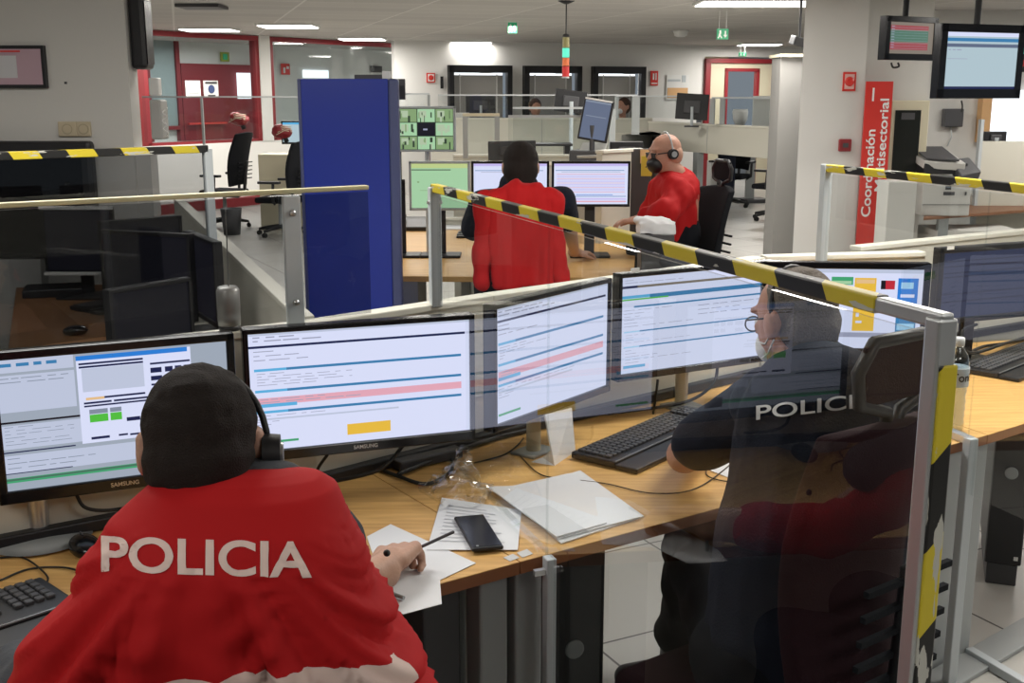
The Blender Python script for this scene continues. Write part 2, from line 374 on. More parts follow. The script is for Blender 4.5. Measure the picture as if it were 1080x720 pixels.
def ui_tv(): return [(0, 0, 1, 1, 's_tv'), (0, 0, 1, .07, 's_white'), (0, .1, 1, .16, 's_blue'), (0, .2, 1, .26, 's_greyblue'), (.02, .46, .3, .47, 's_text'), (0, .955, 1, 1, 's_navy')] + textlines(.03, .30, .5, .36, 1, th=.3)
def ui_board():
    it = [(0, 0, 1, 1, 's_taupe'), (0, .1, .88, .24, 's_tred'), (0, .27, .88, .62, 's_tgreen'), (0, .65, .88, .88, 's_tred')]
    for k in range(9): it.append((.03, .13 + k * .083, .1, .15 + k * .083, 's_text')); it.append((.03, .17 + k * .083, .86, .175 + k * .083, 's_text'))
    return it
def ui_blank(): return [(0, 0, 1, 1, 's_black')]
def ui_greyblue(): return [(0, 0, 1, 1, 's_greyblue'), (0, .0, 1, .05, 's_mid'), (.1, .4, .9, .42, 's_mid')]

def monitor(label, loc, rz, w, h, zb, pic, group=None, stand='round', bez=.018, chin=.024, name='monitor', cat='monitor', logo='SAMSUNG', th=.028, tilt=0., body='black_gloss', frame_bottom=None, cable=True, led=None, sx=0.):
    """loc: desk point under the middle of the screen; the picture faces local -Y"""
    t = thing(name, label, cat, loc, rz, group)
    z1 = zb + h
    T = Matrix.Translation((0, 0, zb)) @ Matrix.Rotation(tilt, 4, 'X') @ Matrix.Translation((0, 0, -zb))
    m = MB(); m.box((0, th / 2 + .004, zb + h / 2), (w, th, h)); m.box((0, .0, zb + chin / 2), (w, .012, chin)); m.box((0, 0, z1 - bez / 2), (w, .012, bez))
    m.box((-w / 2 + bez / 2, 0, zb + h / 2), (bez, .012, h)); m.box((w / 2 - bez / 2, 0, zb + h / 2), (bez, .012, h))
    m.build('bezel', body, t, .003, T)
    MB().box((0, th + .015, zb + h * .5), (w * .6, .03, h * .55)).build('rear_housing', 'black', t, .012, T)
    s = MB(); sl = []
    ui(s, w - 2 * bez, h - bez - chin, zb + chin, .002, pic, sl)
    s.build('screen', sl, t, 0, T)
    if logo: text('logo', logo, .013, 'silver', t, T @ Matrix.Translation((0, -.0065, zb + chin * .5)) @ UP, .0003, .0002)
    if led: MB().cyl((w / 2 - .05, -.007, zb + chin * .5), (w / 2 - .05, -.009, zb + chin * .5), .002, n=8).build('power_light', led, t, 0, T)
    if stand == 'round':
        MB().cyl((sx, .07, .006), (sx, .07, zb + .09), .022, n=20).build('stand_column', 'silver', t)
        MB().lathe((sx, .06, 0), [(.085 if sx else .09, 0), (.11, .006), (.03, .012)], 28).build('stand_base', 'leg_grey', t)
        MB().box((sx, .06, zb + .08), (.07, .04, .07)).build('hinge', 'black', t, .005)
    elif stand == 'flat':
        MB().box((0, .07, zb * .5 + .05), (.06, .02, zb + .1)).build('stand_column', 'black', t, .004)
        MB().box((0, .05, .008), (.24, .18, .016)).build('stand_base', 'black', t, .006)
    elif stand == 'silver':
        MB().box((0, .07, zb * .5 + .05), (.075, .018, zb + .1)).build('stand_column', 'white_plastic', t, .004)
        MB().box((0, .05, .006), (.26, .2, .012)).build('stand_base', 'white_plastic', t, .005)
    elif stand == 'wall':
        MB().tube([(sx, .02, zb + h * .45), (sx, .1, zb + h * .45), (sx + .06, .17, zb + h * .40)], .016, 10).build('wall_arm', 'black', t)
    elif stand == 'column':
        MB().cyl((sx, .07, .006), (sx, .07, zb + .09), .02, n=20).build('stand_column', 'cream', t); MB().box((sx, .07, .004), (.11, .08, .008)).build('stand_base', 'leg_grey', t, .003); MB().box((sx, .055, zb + .08), (.07, .04, .07)).build('hinge', 'black', t, .005)
    elif stand == 'arm':
        MB().cyl((0, .09, 0), (0, .09, zb + h * .5), .018, n=14).build('arm_pole', 'silver', t)
        MB().box((0, .06, zb + h * .5), (.05, .08, .05)).build('hinge', 'black', t, .004)
    return t
def mon_px(label, TL, TR, BR, BL, zb, pic, dz=.74, group=None, wh=None, **k):
    b_, r_ = on(*BL, dz + zb), on(*BR, dz + zb); w = (r_ - b_).length; mid = (b_ + r_) / 2
    top = (onw(*TL, b_, r_).z + onw(*TR, b_, r_).z) / 2; h = top - dz - zb
    return monitor(label, (mid.x, mid.y, dz), ang(b_, r_), w, h, zb, pic, group, **k)

def office_chair(label, loc, rz, group=None, fab='black_fabric', head=False, seat_z=.46, back_h=.62, arms=True, mesh_back=False, recl=.12, bw=.44):
    """faces local -Y ... sitter looks towards local +Y, back at -Y"""
    t = thing('office_chair', label, 'chair', loc, rz, group)
    m = MB(); m.box((0, 0, seat_z), (.48, .46, .07)); m.build('seat', fab, t, .03, None, 4)
    m = MB(); n = 9; Z0 = seat_z + .08; vs = []; fs = []
    for side in (0, 1):
        for j in range(n):
            v = j / (n - 1)
            for i in range(7):
                u = i / 6 - .5; wd = bw * (1 - .25 * max(0, v - .6) ** 1.2 * 1.8) * (.86 + .14 * math.sin(min(1, v * 1.6) * PI / 2))
                y = -.23 - recl * v * back_h - .04 * math.sin(v * PI) * -1 - .05 * (1 - (2 * u) ** 2) + (-.045 if side else 0) + .05
                vs.append((u * wd, y, Z0 + v * back_h + .02 * (1 - (2 * u) ** 2)))
    g = lambda s, j, i: s * n * 7 + j * 7 + i
    for j in range(n - 1):
        for i in range(6):
            fs.append((g(0, j, i + 1), g(0, j, i), g(0, j + 1, i), g(0, j + 1, i + 1))); fs.append((g(1, j, i), g(1, j, i + 1), g(1, j + 1, i + 1), g(1, j + 1, i)))
    for j in range(n - 1):
        fs.append((g(0, j, 0), g(1, j, 0), g(1, j + 1, 0), g(0, j + 1, 0))); fs.append((g(1, j, 6), g(0, j, 6), g(0, j + 1, 6), g(1, j + 1, 6)))
    for i in range(6):
        fs.append((g(1, 0, i), g(0, 0, i), g(0, 0, i + 1), g(1, 0, i + 1))); fs.append((g(0, n - 1, i), g(1, n - 1, i), g(1, n - 1, i + 1), g(0, n - 1, i + 1)))
    m.add(vs, fs, True); bk = m.build('backrest', fab, t, .012, None, 3)
    r_ = MB()
    for k in range(5): r_.box((0, -.305 - recl * .05 - k * .004, Z0 + .1 + k * .05), (bw * .74, .012, .012))
    r_.build('lumbar_ribs', 'black_fabric', bk)
    if head:
        yb = -.23 - recl * back_h
        MB().tube([(-.0, yb, Z0 + back_h - .05), (-.02, yb - .01, Z0 + back_h + .035), (-.1, yb - .01, Z0 + back_h + .06), (-.11, yb - .01, Z0 + back_h + .12), (-.07, yb - .01, Z0 + back_h + .17), (.07, yb - .01, Z0 + back_h + .17), (.11, yb - .01, Z0 + back_h + .12), (.1, yb - .01, Z0 + back_h + .06), (.02, yb - .01, Z0 + back_h + .035), (.0, yb, Z0 + back_h - .05)], .013).build('headrest', 'black', t)
        MB().box((0, yb - .01, Z0 + back_h + .11), (.19, .012, .11)).build('headrest_mesh', fab, t, .004)
    MB().tube([(0, -.02, seat_z - .05), (0, -.2, seat_z - .05), (0, -.3, seat_z), (0, -.32, seat_z + .2), (0, -.32 - recl * .2, seat_z + .4)], .022).build('back_support', 'black', t)
    if arms:
        for s_ in (-1, 1):
            m = MB(); m.box((s_ * .29, .0, seat_z + .22), (.08, .27, .03)); m.tube([(s_ * .22, -.03, seat_z - .04), (s_ * .29, -.04, seat_z), (s_ * .29, -.05, seat_z + .21)], .018); m.build('armrest', 'black', t, .006)
    MB().cyl((0, 0, .09), (0, 0, seat_z - .04), .03, .022, 14).build('gas_column', 'leg_grey', t)
    for k in range(5):
        a = k * 2 * PI / 5 + .3; c_, s_ = math.cos(a), math.sin(a)
        l = MB().tube([(c_ * .02, s_ * .02, .11), (c_ * .17, s_ * .17, .095), (c_ * .29, s_ * .29, .075)], 0, 8, [.032, .024, .016]).build('base_leg', 'black', t)
        cs = MB(); nx, ny = -s_, c_
        for q in (-1, 1): cs.cyl((c_ * .29 + nx * .008 * q, s_ * .29 + ny * .008 * q, .028), (c_ * .29 + nx * .022 * q, s_ * .29 + ny * .022 * q, .028), .028, n=14)
        cs.cyl((c_ * .29, s_ * .29, .028), (c_ * .29, s_ * .29, .075), .008, n=8); cs.build('caster', 'rubber', l)
    return t

def keyboard(label, a, b_, c_, zt=.74, name='keyboard', grp=None, dm=.16):
    """a: rear left corner, b_: rear right corner on the desk; deep towards the sitter by dm"""
    a, b_ = Vector(a), Vector(b_); w = (b_ - a).length; rz = ang(a, b_); mid = (a + b_) / 2
    t = thing(name, label, 'keyboard', (mid.x, mid.y, zt), rz, grp)
    MB().box((0, -dm / 2, .012), (w, dm, .02)).build('body', 'black', t, .005)
    k = MB(); cols = int(w / .0205) - 1
    for r_ in range(5):
        for i in range(cols):
            if i in (cols - 5,) : continue
            k.box((-w / 2 + .02 + i * (w - .03) / cols, -.022 - r_ * .0215, .025), (.0155, .0165, .008))
    k.build('keys', 'dark_grey', t, .0015, None, 1)
    m = MB(); m.box((0, -dm - .035, .008), (w, .07, .014)); m.build('wrist_rest', 'black', t, .004)
    MB().box((0, -dm + .002, .0185), (w * .98, .003, .005)).build('silver_edge', 'silver', t)
    return t

def cable(name, label, pts, r=.0035, m='cable', cat='cable', grp=None):
    # smooth through points
    P = [Vector(p) for p in pts]; out = []
    for i in range(len(P) - 1):
        p0, p1, p2, p3 = P[max(i - 1, 0)], P[i], P[i + 1], P[min(i + 2, len(P) - 1)]
        for k in range(8):
            t = k / 8; out.append(.5 * ((2 * p1) + (p2 - p0) * t + (2 * p0 - 5 * p1 + 4 * p2 - p3) * t * t + (3 * p1 - p0 - 3 * p2 + p3) * t ** 3))
    out.append(P[-1])
    return tag(MB().tube(out, r, 8).build(name, m), label, cat, grp)

def rail(name, label, cat, P, Q, size, parent=None, m='hazard', bot=None):
    P, Q = Vector(P), Vector(Q); x = (Q - P).normalized(); y = Vector((0, 0, 1)).cross(x).normalized() if abs(x.z) < .9 else Vector((0, 1, 0)); z = x.cross(y)
    M = Matrix((x, y, z)).transposed().to_4x4(); M.translation = P; L = (Q - P).length
    return MB().box((L / 2, 0, 0), (L, size[0], size[1])).build(name, m, parent, .002, M)

# ---- people
def head_caps(mb, c, f, up=None, s=1.):
    """cranium, jaw, nose, ears, neck stub added round head centre c; f = where the face looks"""
    f = Vector(f).normalized(); up = Vector(up or (0, 0, 1)); r_ = f.cross(up).normalized(); up = r_.cross(f).normalized()
    Q = Matrix((r_, f, up)).transposed().to_4x4(); M0 = mb.M; mb.M = Matrix.Translation(Vector(c)) @ Q @ Matrix.Scale(s, 4)
    mb.ell((0, -.012, .03), (.077, .098, .088)); mb.ell((0, .02, -.02), (.068, .075, .085)); mb.ell((0, .045, -.07), (.045, .045, .042)); mb.ell((0, .06, -.045), (.035, .03, .03))
    mb.cap((0, .088, .015), .011, (0, .108, -.015), .014); mb.ell((0, .100, -.018), (.018, .012, .010))
    mb.ell((0, .086, -.05), (.024, .012, .007)); mb.ell((0, .084, -.062), (.022, .012, .008)); mb.ell((-.034, .075, -.005), (.02, .012, .012)); mb.ell((.034, .075, -.005), (.02, .012, .012))
    mb.cap((-.045, .078, .035), .01, (.045, .078, .035), .01)
    for q in (-1, 1):
        mb.ell((q * .080, -.01, -.0), (.012, .022, .034), Matrix.Rotation(.25 * q, 4, 'Z')); mb.ell((q * .083, -.014, .018), (.010, .018, .014))
    M = mb.M.copy(); mb.M = M0; return M
def hand_caps(mb, wrist, d, n, side=1, curl=.4, s=1., spread=1.):
    """palm + five fingers; d pointing direction, n = back-of-hand normal, side=+1 thumb on d x n side"""
    d = Vector(d).normalized(); n = Vector(n); n = (n - d * n.dot(d)).normalized(); t = d.cross(n) * side; W = Vector(wrist)
    P = lambda a, b_, c_: W + (d * a + t * b_ + n * c_) * s
    mb.cap(P(-.02, 0, 0), .027 * s, P(.03, 0, 0), .026 * s)
    for k in range(4):
        b0 = (.032 - k * .021)
        mb.cap(P(.02, b0 * .7, 0), .016 * s, P(.088 - abs(k - 1.2) * .004, b0, .002), .0125 * s)
    L = [.070, .080, .074, .058]
    for k in range(4):
        b0 = (.032 - k * .021); base = P(.088 - abs(k - 1.2) * .004, b0, .002); ln = L[k]; a0 = curl * (.5 + .08 * k); sp = (.012 - k * .008) * spread
        p = base; dd = (d + t * sp * 3).normalized()
        ang_ = a0
        for sg, (fr_, r0, r1) in enumerate(((.45, .0098, .0088), (.31, .0088, .008), (.24, .008, .0068))):
            v = dd * math.cos(ang_) - n * math.sin(ang_); q = p + v * ln * fr_ * s; mb.cap(p, r0 * s, q, r1 * s, 10); p = q; ang_ += curl * .9
    p = P(.012, .024, -.004); q = P(.045, .054, -.014); mb.cap(p, .017 * s, q, .0125 * s)
    v = (d * .85 + t * .35 - n * .3 * (curl + .4)).normalized(); q2 = q + v * .034 * s; mb.cap(q, .012 * s, q2, .0105 * s, 10); v2 = (d * .95 - t * .1 - n * .3).normalized(); mb.cap(q2, .0105 * s, q2 + v2 * .028 * s, .0085 * s, 10)
def folds(amp, sc, st=(1, 1, 1), seed=0.):
    def f(co, no):
        p = Vector((co.x * st[0], co.y * st[1], co.z * st[2])) * sc + Vector((seed, seed * 2, 0))
        return co + no * (noise.noise(p) * amp + noise.noise(p * 2.3) * amp * .4)
    return f
def headset(label, M, band='black', s=1., side=1, mic=True, cups=(-1, 1)):
    t = thing('headset', label, 'headset'); t.matrix_world = M
    pts = [(.088 * math.cos(a) * 1.02, -.012, .118 * math.sin(a) + .012) for a in [PI * k / 16 for k in range(17)]]
    MB().tube([(x, y, z) for x, y, z in pts], .005, 8).build('headband', band, t)
    for q in cups:
        m = MB(); m.cyl((q * .082, -.01, .0), (q * .108, -.01, .0), .033, .030, 20); e = m.build('ear_cup', 'black', t, .004)
        MB().cyl((q * .108, -.01, 0), (q * .112, -.01, 0), .018, n=16).build('ear_cup_cap', 'silver', e)
    if mic:
        MB().tube([(side * .105, -.005, -.01), (side * .1, .05, -.05), (side * .07, .095, -.07), (side * .035, .115, -.07)], .003, 6).build('microphone_boom', 'black', t); 
    return t
# ================================================================ THE SETTING
CZ = 2.55
m = mat('floor_tile', (.5, .49, .46), .32)
nt, b = nodes(m)
tc = N(nt, 'ShaderNodeTexCoord'); mp = N(nt, 'ShaderNodeMapping'); mp.inputs['Rotation'].default_value = (0, 0, R(-27)); mp.inputs['Location'].default_value = (.13, .28, 0)
br = N(nt, 'ShaderNodeTexBrick', offset=0.); br.inputs['Scale'].default_value = 1; br.inputs['Brick Width'].default_value = .62; br.inputs['Row Height'].default_value = .62
br.inputs['Mortar Size'].default_value = .0045; br.inputs['Mortar Smooth'].default_value = .1
br.inputs['Color1'].default_value = (.50, .49, .455, 1); br.inputs['Color2'].default_value = (.46, .45, .42, 1); br.inputs['Mortar'].default_value = (.06, .055, .05, 1)
nt.links.new(tc.outputs['Object'], mp.inputs[0]); nt.links.new(mp.outputs[0], br.inputs[0]); nt.links.new(br.outputs[0], b.inputs['Base Color'])
m = mat('ceiling_tile', (.5, .48, .45), .9)
nt, b = nodes(m)
tc = N(nt, 'ShaderNodeTexCoord'); mp = N(nt, 'ShaderNodeMapping'); mp.inputs['Rotation'].default_value = (0, 0, R(-16))
br = N(nt, 'ShaderNodeTexBrick', offset=0.); br.inputs['Scale'].default_value = 1; br.inputs['Brick Width'].default_value = 1.2; br.inputs['Row Height'].default_value = .6
br.inputs['Mortar Size'].default_value = .012
br.inputs['Color1'].default_value = (.44, .42, .40, 1); br.inputs['Color2'].default_value = (.50, .48, .45, 1); br.inputs['Mortar'].default_value = (.62, .60, .57, 1)
nt.links.new(tc.outputs['Object'], mp.inputs[0]); nt.links.new(mp.outputs[0], br.inputs[0]); nt.links.new(br.outputs[0], b.inputs['Base Color'])
def struct(mb, name, mats, bev=0.): return tag(mb.build(name, mats, None, bev), kind='structure')
struct(MB().b2((-14, -4, -.1), (16, 30, 0)), 'floor', 'floor_tile')
struct(MB().b2((-14, -4, CZ), (16, 30, CZ + .1)), 'ceiling', 'ceiling_tile')

# left wall block with the wall sockets
YL = 5.9
cl = at(133, 40, YL); LX = cl.x
struct(MB().b2((-6.5, YL, 0), (LX, YL + .14, CZ)), 'wall_left', 'wall_paint')
struct(MB().b2((LX, YL + .02, 0), (LX + .075, YL + .14, 1.42)), 'trim_1', 'wall_paint')

# slanted glazed wall at the left rear: a low white wall, red frames, panes
W0 = at(150, 98, 16.0); W1 = at(421, 98, 20.6)
def gw(x, y): return onw(x, y, W0, W1)
def gseg(x0, x1, z0, z1, t=.12, side=0, mb=None):
    mb = mb or MB(); return mb.wall(gw(x0, 98), gw(x1, 98), z0, z1, t, side)
struct(gseg(90, 421, 0, .98, .14), 'wall_rear_left', 'white_paint')
struct(gseg(90, 300, .02, .16, .17), 'baseboard_left', 'red_frame')
struct(gseg(272, 283, .98, CZ, .16), 'wall_pier', 'white_paint')
tp = 2.47
fr = MB()
for a, c in ((150, 154), (268, 273), (283, 287), (417, 421)): gseg(a, c, .98, tp, .12, mb=fr)
gseg(150, 273, tp, tp + .07, .12, mb=fr); gseg(283, 421, tp, tp + .07, .12, mb=fr); gseg(150, 273, .95, 1.02, .12, mb=fr); gseg(283, 421, .95, 1.02, .12, mb=fr)
struct(fr, 'trim_2', 'red_frame')
struct(gseg(154, 268, 1.02, tp, .02), 'window_1', 'pane'); struct(gseg(287, 417, 1.02, tp, .02), 'window_2', 'pane')
struct(gseg(90, 150, .98, CZ, .12), 'wall_entry', 'red_dark')
# small room seen through that glazing
n2 = (W1 - W0).normalized(); nn = Vector((-n2.y, n2.x, 0))      # away from the camera
V0 = gw(100, 98) + nn * 2.6; V1 = gw(421, 98) + nn * 2.6
def vw(x, y): return onw(x, y, V0, V1)
def vseg(x0, x1, z0, z1, t=.1, side=0, mb=None):
    mb = mb or MB(); return mb.wall(vw(x0, 98), vw(x1, 98), z0, z1, t, side)
struct(vseg(60, 440, 0, CZ, .1, 1), 'wall_anteroom', 'white_paint')
struct(vseg(190, 272, .9, vw(200, 67).z, .06, -1), 'door_1', 'red_frame')
struct(vseg(156, 184, vw(170, 134).z, vw(170, 42).z, .05, -1), 'window_3', mat('louvre_glass', (.30, .36, .36), .4, bump=.6, bscale=8))
f = MB(); vseg(184, 188, .9, vw(186, 40).z, .09, -1, f); vseg(153, 156, .9, vw(154, 40).z, .09, -1, f); vseg(153, 188, vw(170, 137).z, vw(170, 133).z, .09, -1, f)
struct(f, 'trim_3', 'red_frame')
struct(vseg(247, 268, vw(257, 104).z, vw(257, 77).z, .03, -1, MB()), 'window_4', 'daylight').location = -nn * .08
f = MB(); f.wall(vw(192, 98) - nn * .12, vw(232, 98) - nn * .12, vw(210, 131).z, vw(210, 129).z, .05)
tag(f.build('push_bar', 'red_sign'), 'red push bar across the dark red door behind the glass', 'door hardware')
struct(vseg(320, 346, vw(330, 82).z, vw(330, 74).z, .03, -1), 'window_5', 'daylight')

# rear wall with three dark framed windows
K0 = at(417, 98, 19.4); K1 = at(760, 98, 21.6)
def kw(x, y=98): return onw(x, y, K0, K1)
def kseg(x0, x1, z0, z1, t=.1, side=0, mb=None, off=0.):
    mb = mb or MB(); n = Vector((-(K1 - K0).normalized().y, (K1 - K0).normalized().x, 0)) * off
    return mb.wall(kw(x0) + n, kw(x1) + n, z0, z1, t, side)
wins = ((472, 538), (551, 611), (623, 678))
wz1 = kw(505, 69).z; wz0 = kw(505, 130).z
w = MB(); xs = [417] + [v for p in wins for v in p] + [742]
for i in range(0, len(xs), 2): kseg(xs[i], xs[i + 1], 0, CZ, .2, 1, w)
for a, c in wins: kseg(a, c, wz1, CZ, .2, 1, w); kseg(a, c, 0, wz0, .2, 1, w)
kseg(742, 818, kw(780, 60).z, CZ, .2, 1, w); kseg(818, 1000, 0, CZ, .2, 1, w)
struct(w, 'wall_back', 'white_paint')
for i, (a, c) in enumerate(wins):
    w = MB(); kseg(a, a + 5, wz0, wz1, .12, -1, w); kseg(c - 5, c, wz0, wz1, .12, -1, w); kseg(a, c, wz1 - .12, wz1, .12, -1, w); kseg(a, c, wz0, wz0 + .06, .12, -1, w)
    fo = struct(w, 'window_%d' % (6 + i), 'black')
    w = MB(); kseg(a + 5, c - 5, wz0 + .06, wz1 - .12, .02, 0, w, .15)
    ob = w.build('daylight_pane', 'daylight', fo)
    w = MB(); kseg(a + 7, c - 7, wz0 + .06, wz1 - .16, .02, 0, w, .05)
    ob = w.build('roller_blind', 'blind', fo)
    w = MB(); kseg(a + 13, a + 14, wz0 + .06, wz1 - .14, .02, 0, w, .02); kseg(c - 14, c - 13, wz0 + .06, wz1 - .14, .02, 0, w, .02)
    ob = w.build('blind_cord', 'sign_white', fo)
    w = MB(); kseg(a + 34, a + 46, wz1 - .13, wz1 - .06, .03, 0, w, -.02)
    ob = w.build('label_plate', 'sign_white', fo)
# doorway at the right rear with red frame
dz = kw(780, 62).z
w = MB(); kseg(742, 747, 0, dz, .14, 0, w); kseg(813, 818, 0, dz, .14, 0, w); kseg(742, 818, dz - .08, dz, .14, 0, w)
iz = kw(780, 72).z
kseg(763, 766, 0, iz, .1, 0, w); kseg(796, 799, 0, iz, .1, 0, w); kseg(763, 799, iz - .06, iz, .1, 0, w)
struct(w, 'door_2', 'red_frame')
w = MB(); kseg(747, 763, 0, dz - .08, .04, 0, w); kseg(799, 813, 0, dz - .08, .04, 0, w); kseg(763, 799, iz, dz - .08, .04, 0, w)
struct(w, 'wall_door_panel', 'cream')
w = MB(); kseg(740, 830, 0, CZ, .1, 0, w, 2.2); struct(w, 'wall_corridor', 'cream')
w = MB(); kseg(766, 772, 1.1, 2.05, .08, 0, w, 1.9)
tag(w.build('fire_hose_cabinet', 'red_sign'), 'narrow red wall box seen through the rear doorway', 'cabinet')
w = MB(); kseg(782, 789, 1.7, 1.95, .03, 0, w, 2.1)
tag(w.build('notice', 'sign_white'), 'small white notice on the corridor wall behind the rear doorway', 'notice')

q = (V0 + V1) / 2 - nn * 1.2; AR = bpy.data.lights.new('lamp_or_fill_light', 'AREA'); AR.shape = 'RECTANGLE'; AR.size = 2.4; AR.size_y = .6; AR.energy = 38; aro = bpy.data.objects.new('lamp_or_fill_light', AR); COL.objects.link(aro); aro.location = (q.x, q.y, CZ - .08); aro.rotation_euler = (0, 0, ang(W0, W1))  # added light without a fitting, brightens the room behind the glazing
# thin grey column and the big pillar
YP = 10.4
a = at(819, 160, 11.6); c = at(846, 160, 11.6)
struct(MB().b2((a.x, 11.6, 0), (c.x, 12.0, at(830, 60, 11.6).z)), 'wall_stub', mat('stub_grey', (.19, .185, .175), .7))
struct(MB().b2((a.x - .02, 11.55, at(830, 60, 11.6).z), (c.x, 12.05, at(830, 57, 11.6).z)), 'trim_4', 'cream')
pa = at(842, 150, YP); pb = at(908, 150, YP); pc = at(975, 150, YP + .05)
pd = Vector((pb.x + .0, YP)); 
w = MB(); w.prism([(pa.x, YP), (pb.x, YP - .0), (pb.x + .25, YP + .9), (pa.x + .3, YP + .9)], 0, CZ)
struct(w, 'wall_pillar', 'pillar_paint')
YR = YP + .12
w = MB(); w.b2((pb.x - .05, YR, 0), (at(975, 150, YR).x, YR + .6, CZ)); struct(w, 'wall_recess', 'wall_paint')
struct(MB().b2((at(975, 100, 12.4).x, 12.4, 0), (9.5, 12.6, CZ)), 'wall_right', 'wall_paint')
# bright window at the right edge
w = MB(); p = at(1046, 100, 12.35); q = at(1100, 140, 12.35); w.b2((p.x, 12.32, at(1050, 150, 12.3).z), (q.x, 12.38, at(1050, 95, 12.3).z)); struct(w, 'window_9', 'daylight')
w = MB(); p = at(1036, 100, 12.3); w.b2((p.x, 12.27, at(1050, 150, 12.3).z), (at(1046, 100, 12.3).x, 12.4, at(1050, 95, 12.3).z)); struct(w, 'trim_5', 'orange_paper')
# enclosing wall behind and beside the camera
mat('far_wall', (.10, .10, .10), .9)  # unseen walls coloured dark to weaken reflections in the clear guards
struct(MB().b2((-8, -3.2, 0), (9, -3, CZ)), 'wall_behind', 'far_wall')
struct(MB().b2((-6.6, -3.2, 0), (-6.5, YL + .1, CZ)), 'wall_side', 'far_wall')

# ---------------------------------------------------------------- ceiling fittings
def onc(x, y): return on(x, y, CZ)
lamps = [(304, 26, 'second in the left ceiling row'), (221, 30, 'over the red framed glazing, closest to the left wall'), (382, 40, 'above the second red framed pane'), (497, 44, 'above the first dark framed window'),
         (600, 48, 'behind the hanging signal tower'), (689, 50.5, 'above the gap between third window and poster'), (801, 46, 'over the red framed rear doorway')]
def ceiling_lamp(p, lab, w=1.15, d=.3, rz=0, grp='ceiling light panels'):
    t = thing('ceiling_light', lab, 'ceiling light', (p.x, p.y, CZ), rz, grp)
    MB().box((0, 0, -.012), (w + .05, d + .05, .024)).build('frame', 'white_plastic', t)
    MB().box((0, 0, -.028), (w, d, .012)).build('diffuser', 'lamp', t)
    return t
for x, y, l in lamps: ceiling_lamp(onc(x, y), 'white rectangular light panel ' + l, .68, .55)
big = onc(800, 2); ceiling_lamp(Vector((big.x, big.y - .1, 0)), 'large bright light panel at the top edge beside the pillar', 1.15, .6)
AL = []
def area(x, y, e, sx=1.1, sy=.5, z=CZ - .05, col=(1, .96, .9)):
    l = bpy.data.lights.new('lamp_or_fill_light', 'AREA'); l.shape = 'RECTANGLE'; l.size = sx; l.size_y = sy; l.energy = e; l.color = col
    o = bpy.data.objects.new('lamp_or_fill_light', l); COL.objects.link(o); o.location = (x, y, z); return o
for x, y, l in lamps:
    p = onc(x, y); area(p.x, p.y, 44, .66)
area(big.x, big.y - .1, 60)
# added lights for brightness: unseen panels outside the view, no fitting inside it
for k, (x, y, e) in enumerate(((-1.6, .3, 14), (1.6, .0, 12), (-1.3, 3.3, 40), (1.5, 3.4, 52), (4.6, 2.2, 44), (-1.8, 7.0, 26), (1.6, 7.4, 26), (4.8, 6.5, 36), (-4.5, 10, 46), (-1, 10.8, 46), (1.2, 9.9, 40), (5.2, 10., 34), (-5, 2.5, 22), (0, 14.5, 58), (5.4, 15.5, 50), (6.4, 9.2, 26))):
    area(x, y, e, 1.2, .6)
    if not (abs(x) < y * .47 + .3 and y > 7.8):
        ceiling_lamp(Vector((x, y, 0)), 'light panel added to the same ceiling grid outside the photo', 1.15, .6, grp='unseen ceiling light panels')
p = onc(213, 5); tag(MB().box((p.x, p.y, CZ - .02), (.42, .42, .03)).build('air_vent', 'dark_grey'), 'dark square air vent in the ceiling above the left glazing', 'air vent')
p = onc(718, 32); tag(MB().lathe((p.x, p.y, CZ - .09), [(.05, 0), (.09, .02), (.1, .06), (.12, .09)], 20).build('smoke_detector', 'white_plastic'), 'round smoke detector on the ceiling left of the green exit sign', 'smoke detector')
p = onc(731, 49); tag(MB().lathe((p.x, p.y, CZ - .09), [(.05, 0), (.09, .02), (.1, .06), (.12, .09)], 20).build('smoke_detector', 'white_plastic'), 'small smoke detector on the ceiling farther back near the rear doorway', 'smoke detector')
def exit_sign(x, y, Y, w, h, lab, rz=0, m='green_sign'):
    p = at(x, y, Y); t = thing('exit_sign', lab, 'exit sign', (p.x, p.y, p.z), rz)
    MB().box((0, 0, 0), (w, .03, h)).build('sign_plate', m, t, .003)
    MB().cyl((-w * .3, 0, h / 2), (-w * .3, 0, CZ - p.z), .004).cyl((w * .3, 0, h / 2), (w * .3, 0, CZ - p.z), .004).build('hanger', 'white_plastic', t)
    g = MB(); y0 = -.018
    # running figure and arrow
    g.box((-w * .22, y0, h * .26), (h * .16, .004, h * .16)).box((-w * .24, y0, 0), (h * .18, .004, h * .36), ry=.3).box((-w * .32, y0, -h * .26), (h * .1, .004, h * .3), ry=.7).box((-w * .14, y0, -h * .26), (h * .1, .004, h * .3), ry=-.6)
    g.box((w * .22, y0, h * .08), (h * .12, .004, h * .42)); g.add([(w * .22 - h * .2, y0 - .002, -h * .08), (w * .22 + h * .2, y0 - .002, -h * .08), (w * .22, y0 - .002, -h * .34)], [(0, 2, 1)])
    g.build('pictogram', 'sign_white', t); return t
exit_sign(762, 36, 12.5, .125, .11, 'green exit sign with arrow hanging right of the smoke detector')
exit_sign(540.5, 29.5, 14.5, .11, .13, 'green exit sign hanging left of the signal tower')
exit_sign(783, 57.5, 20.6, .13, .07, 'tiny green exit sign above the red framed rear doorway')
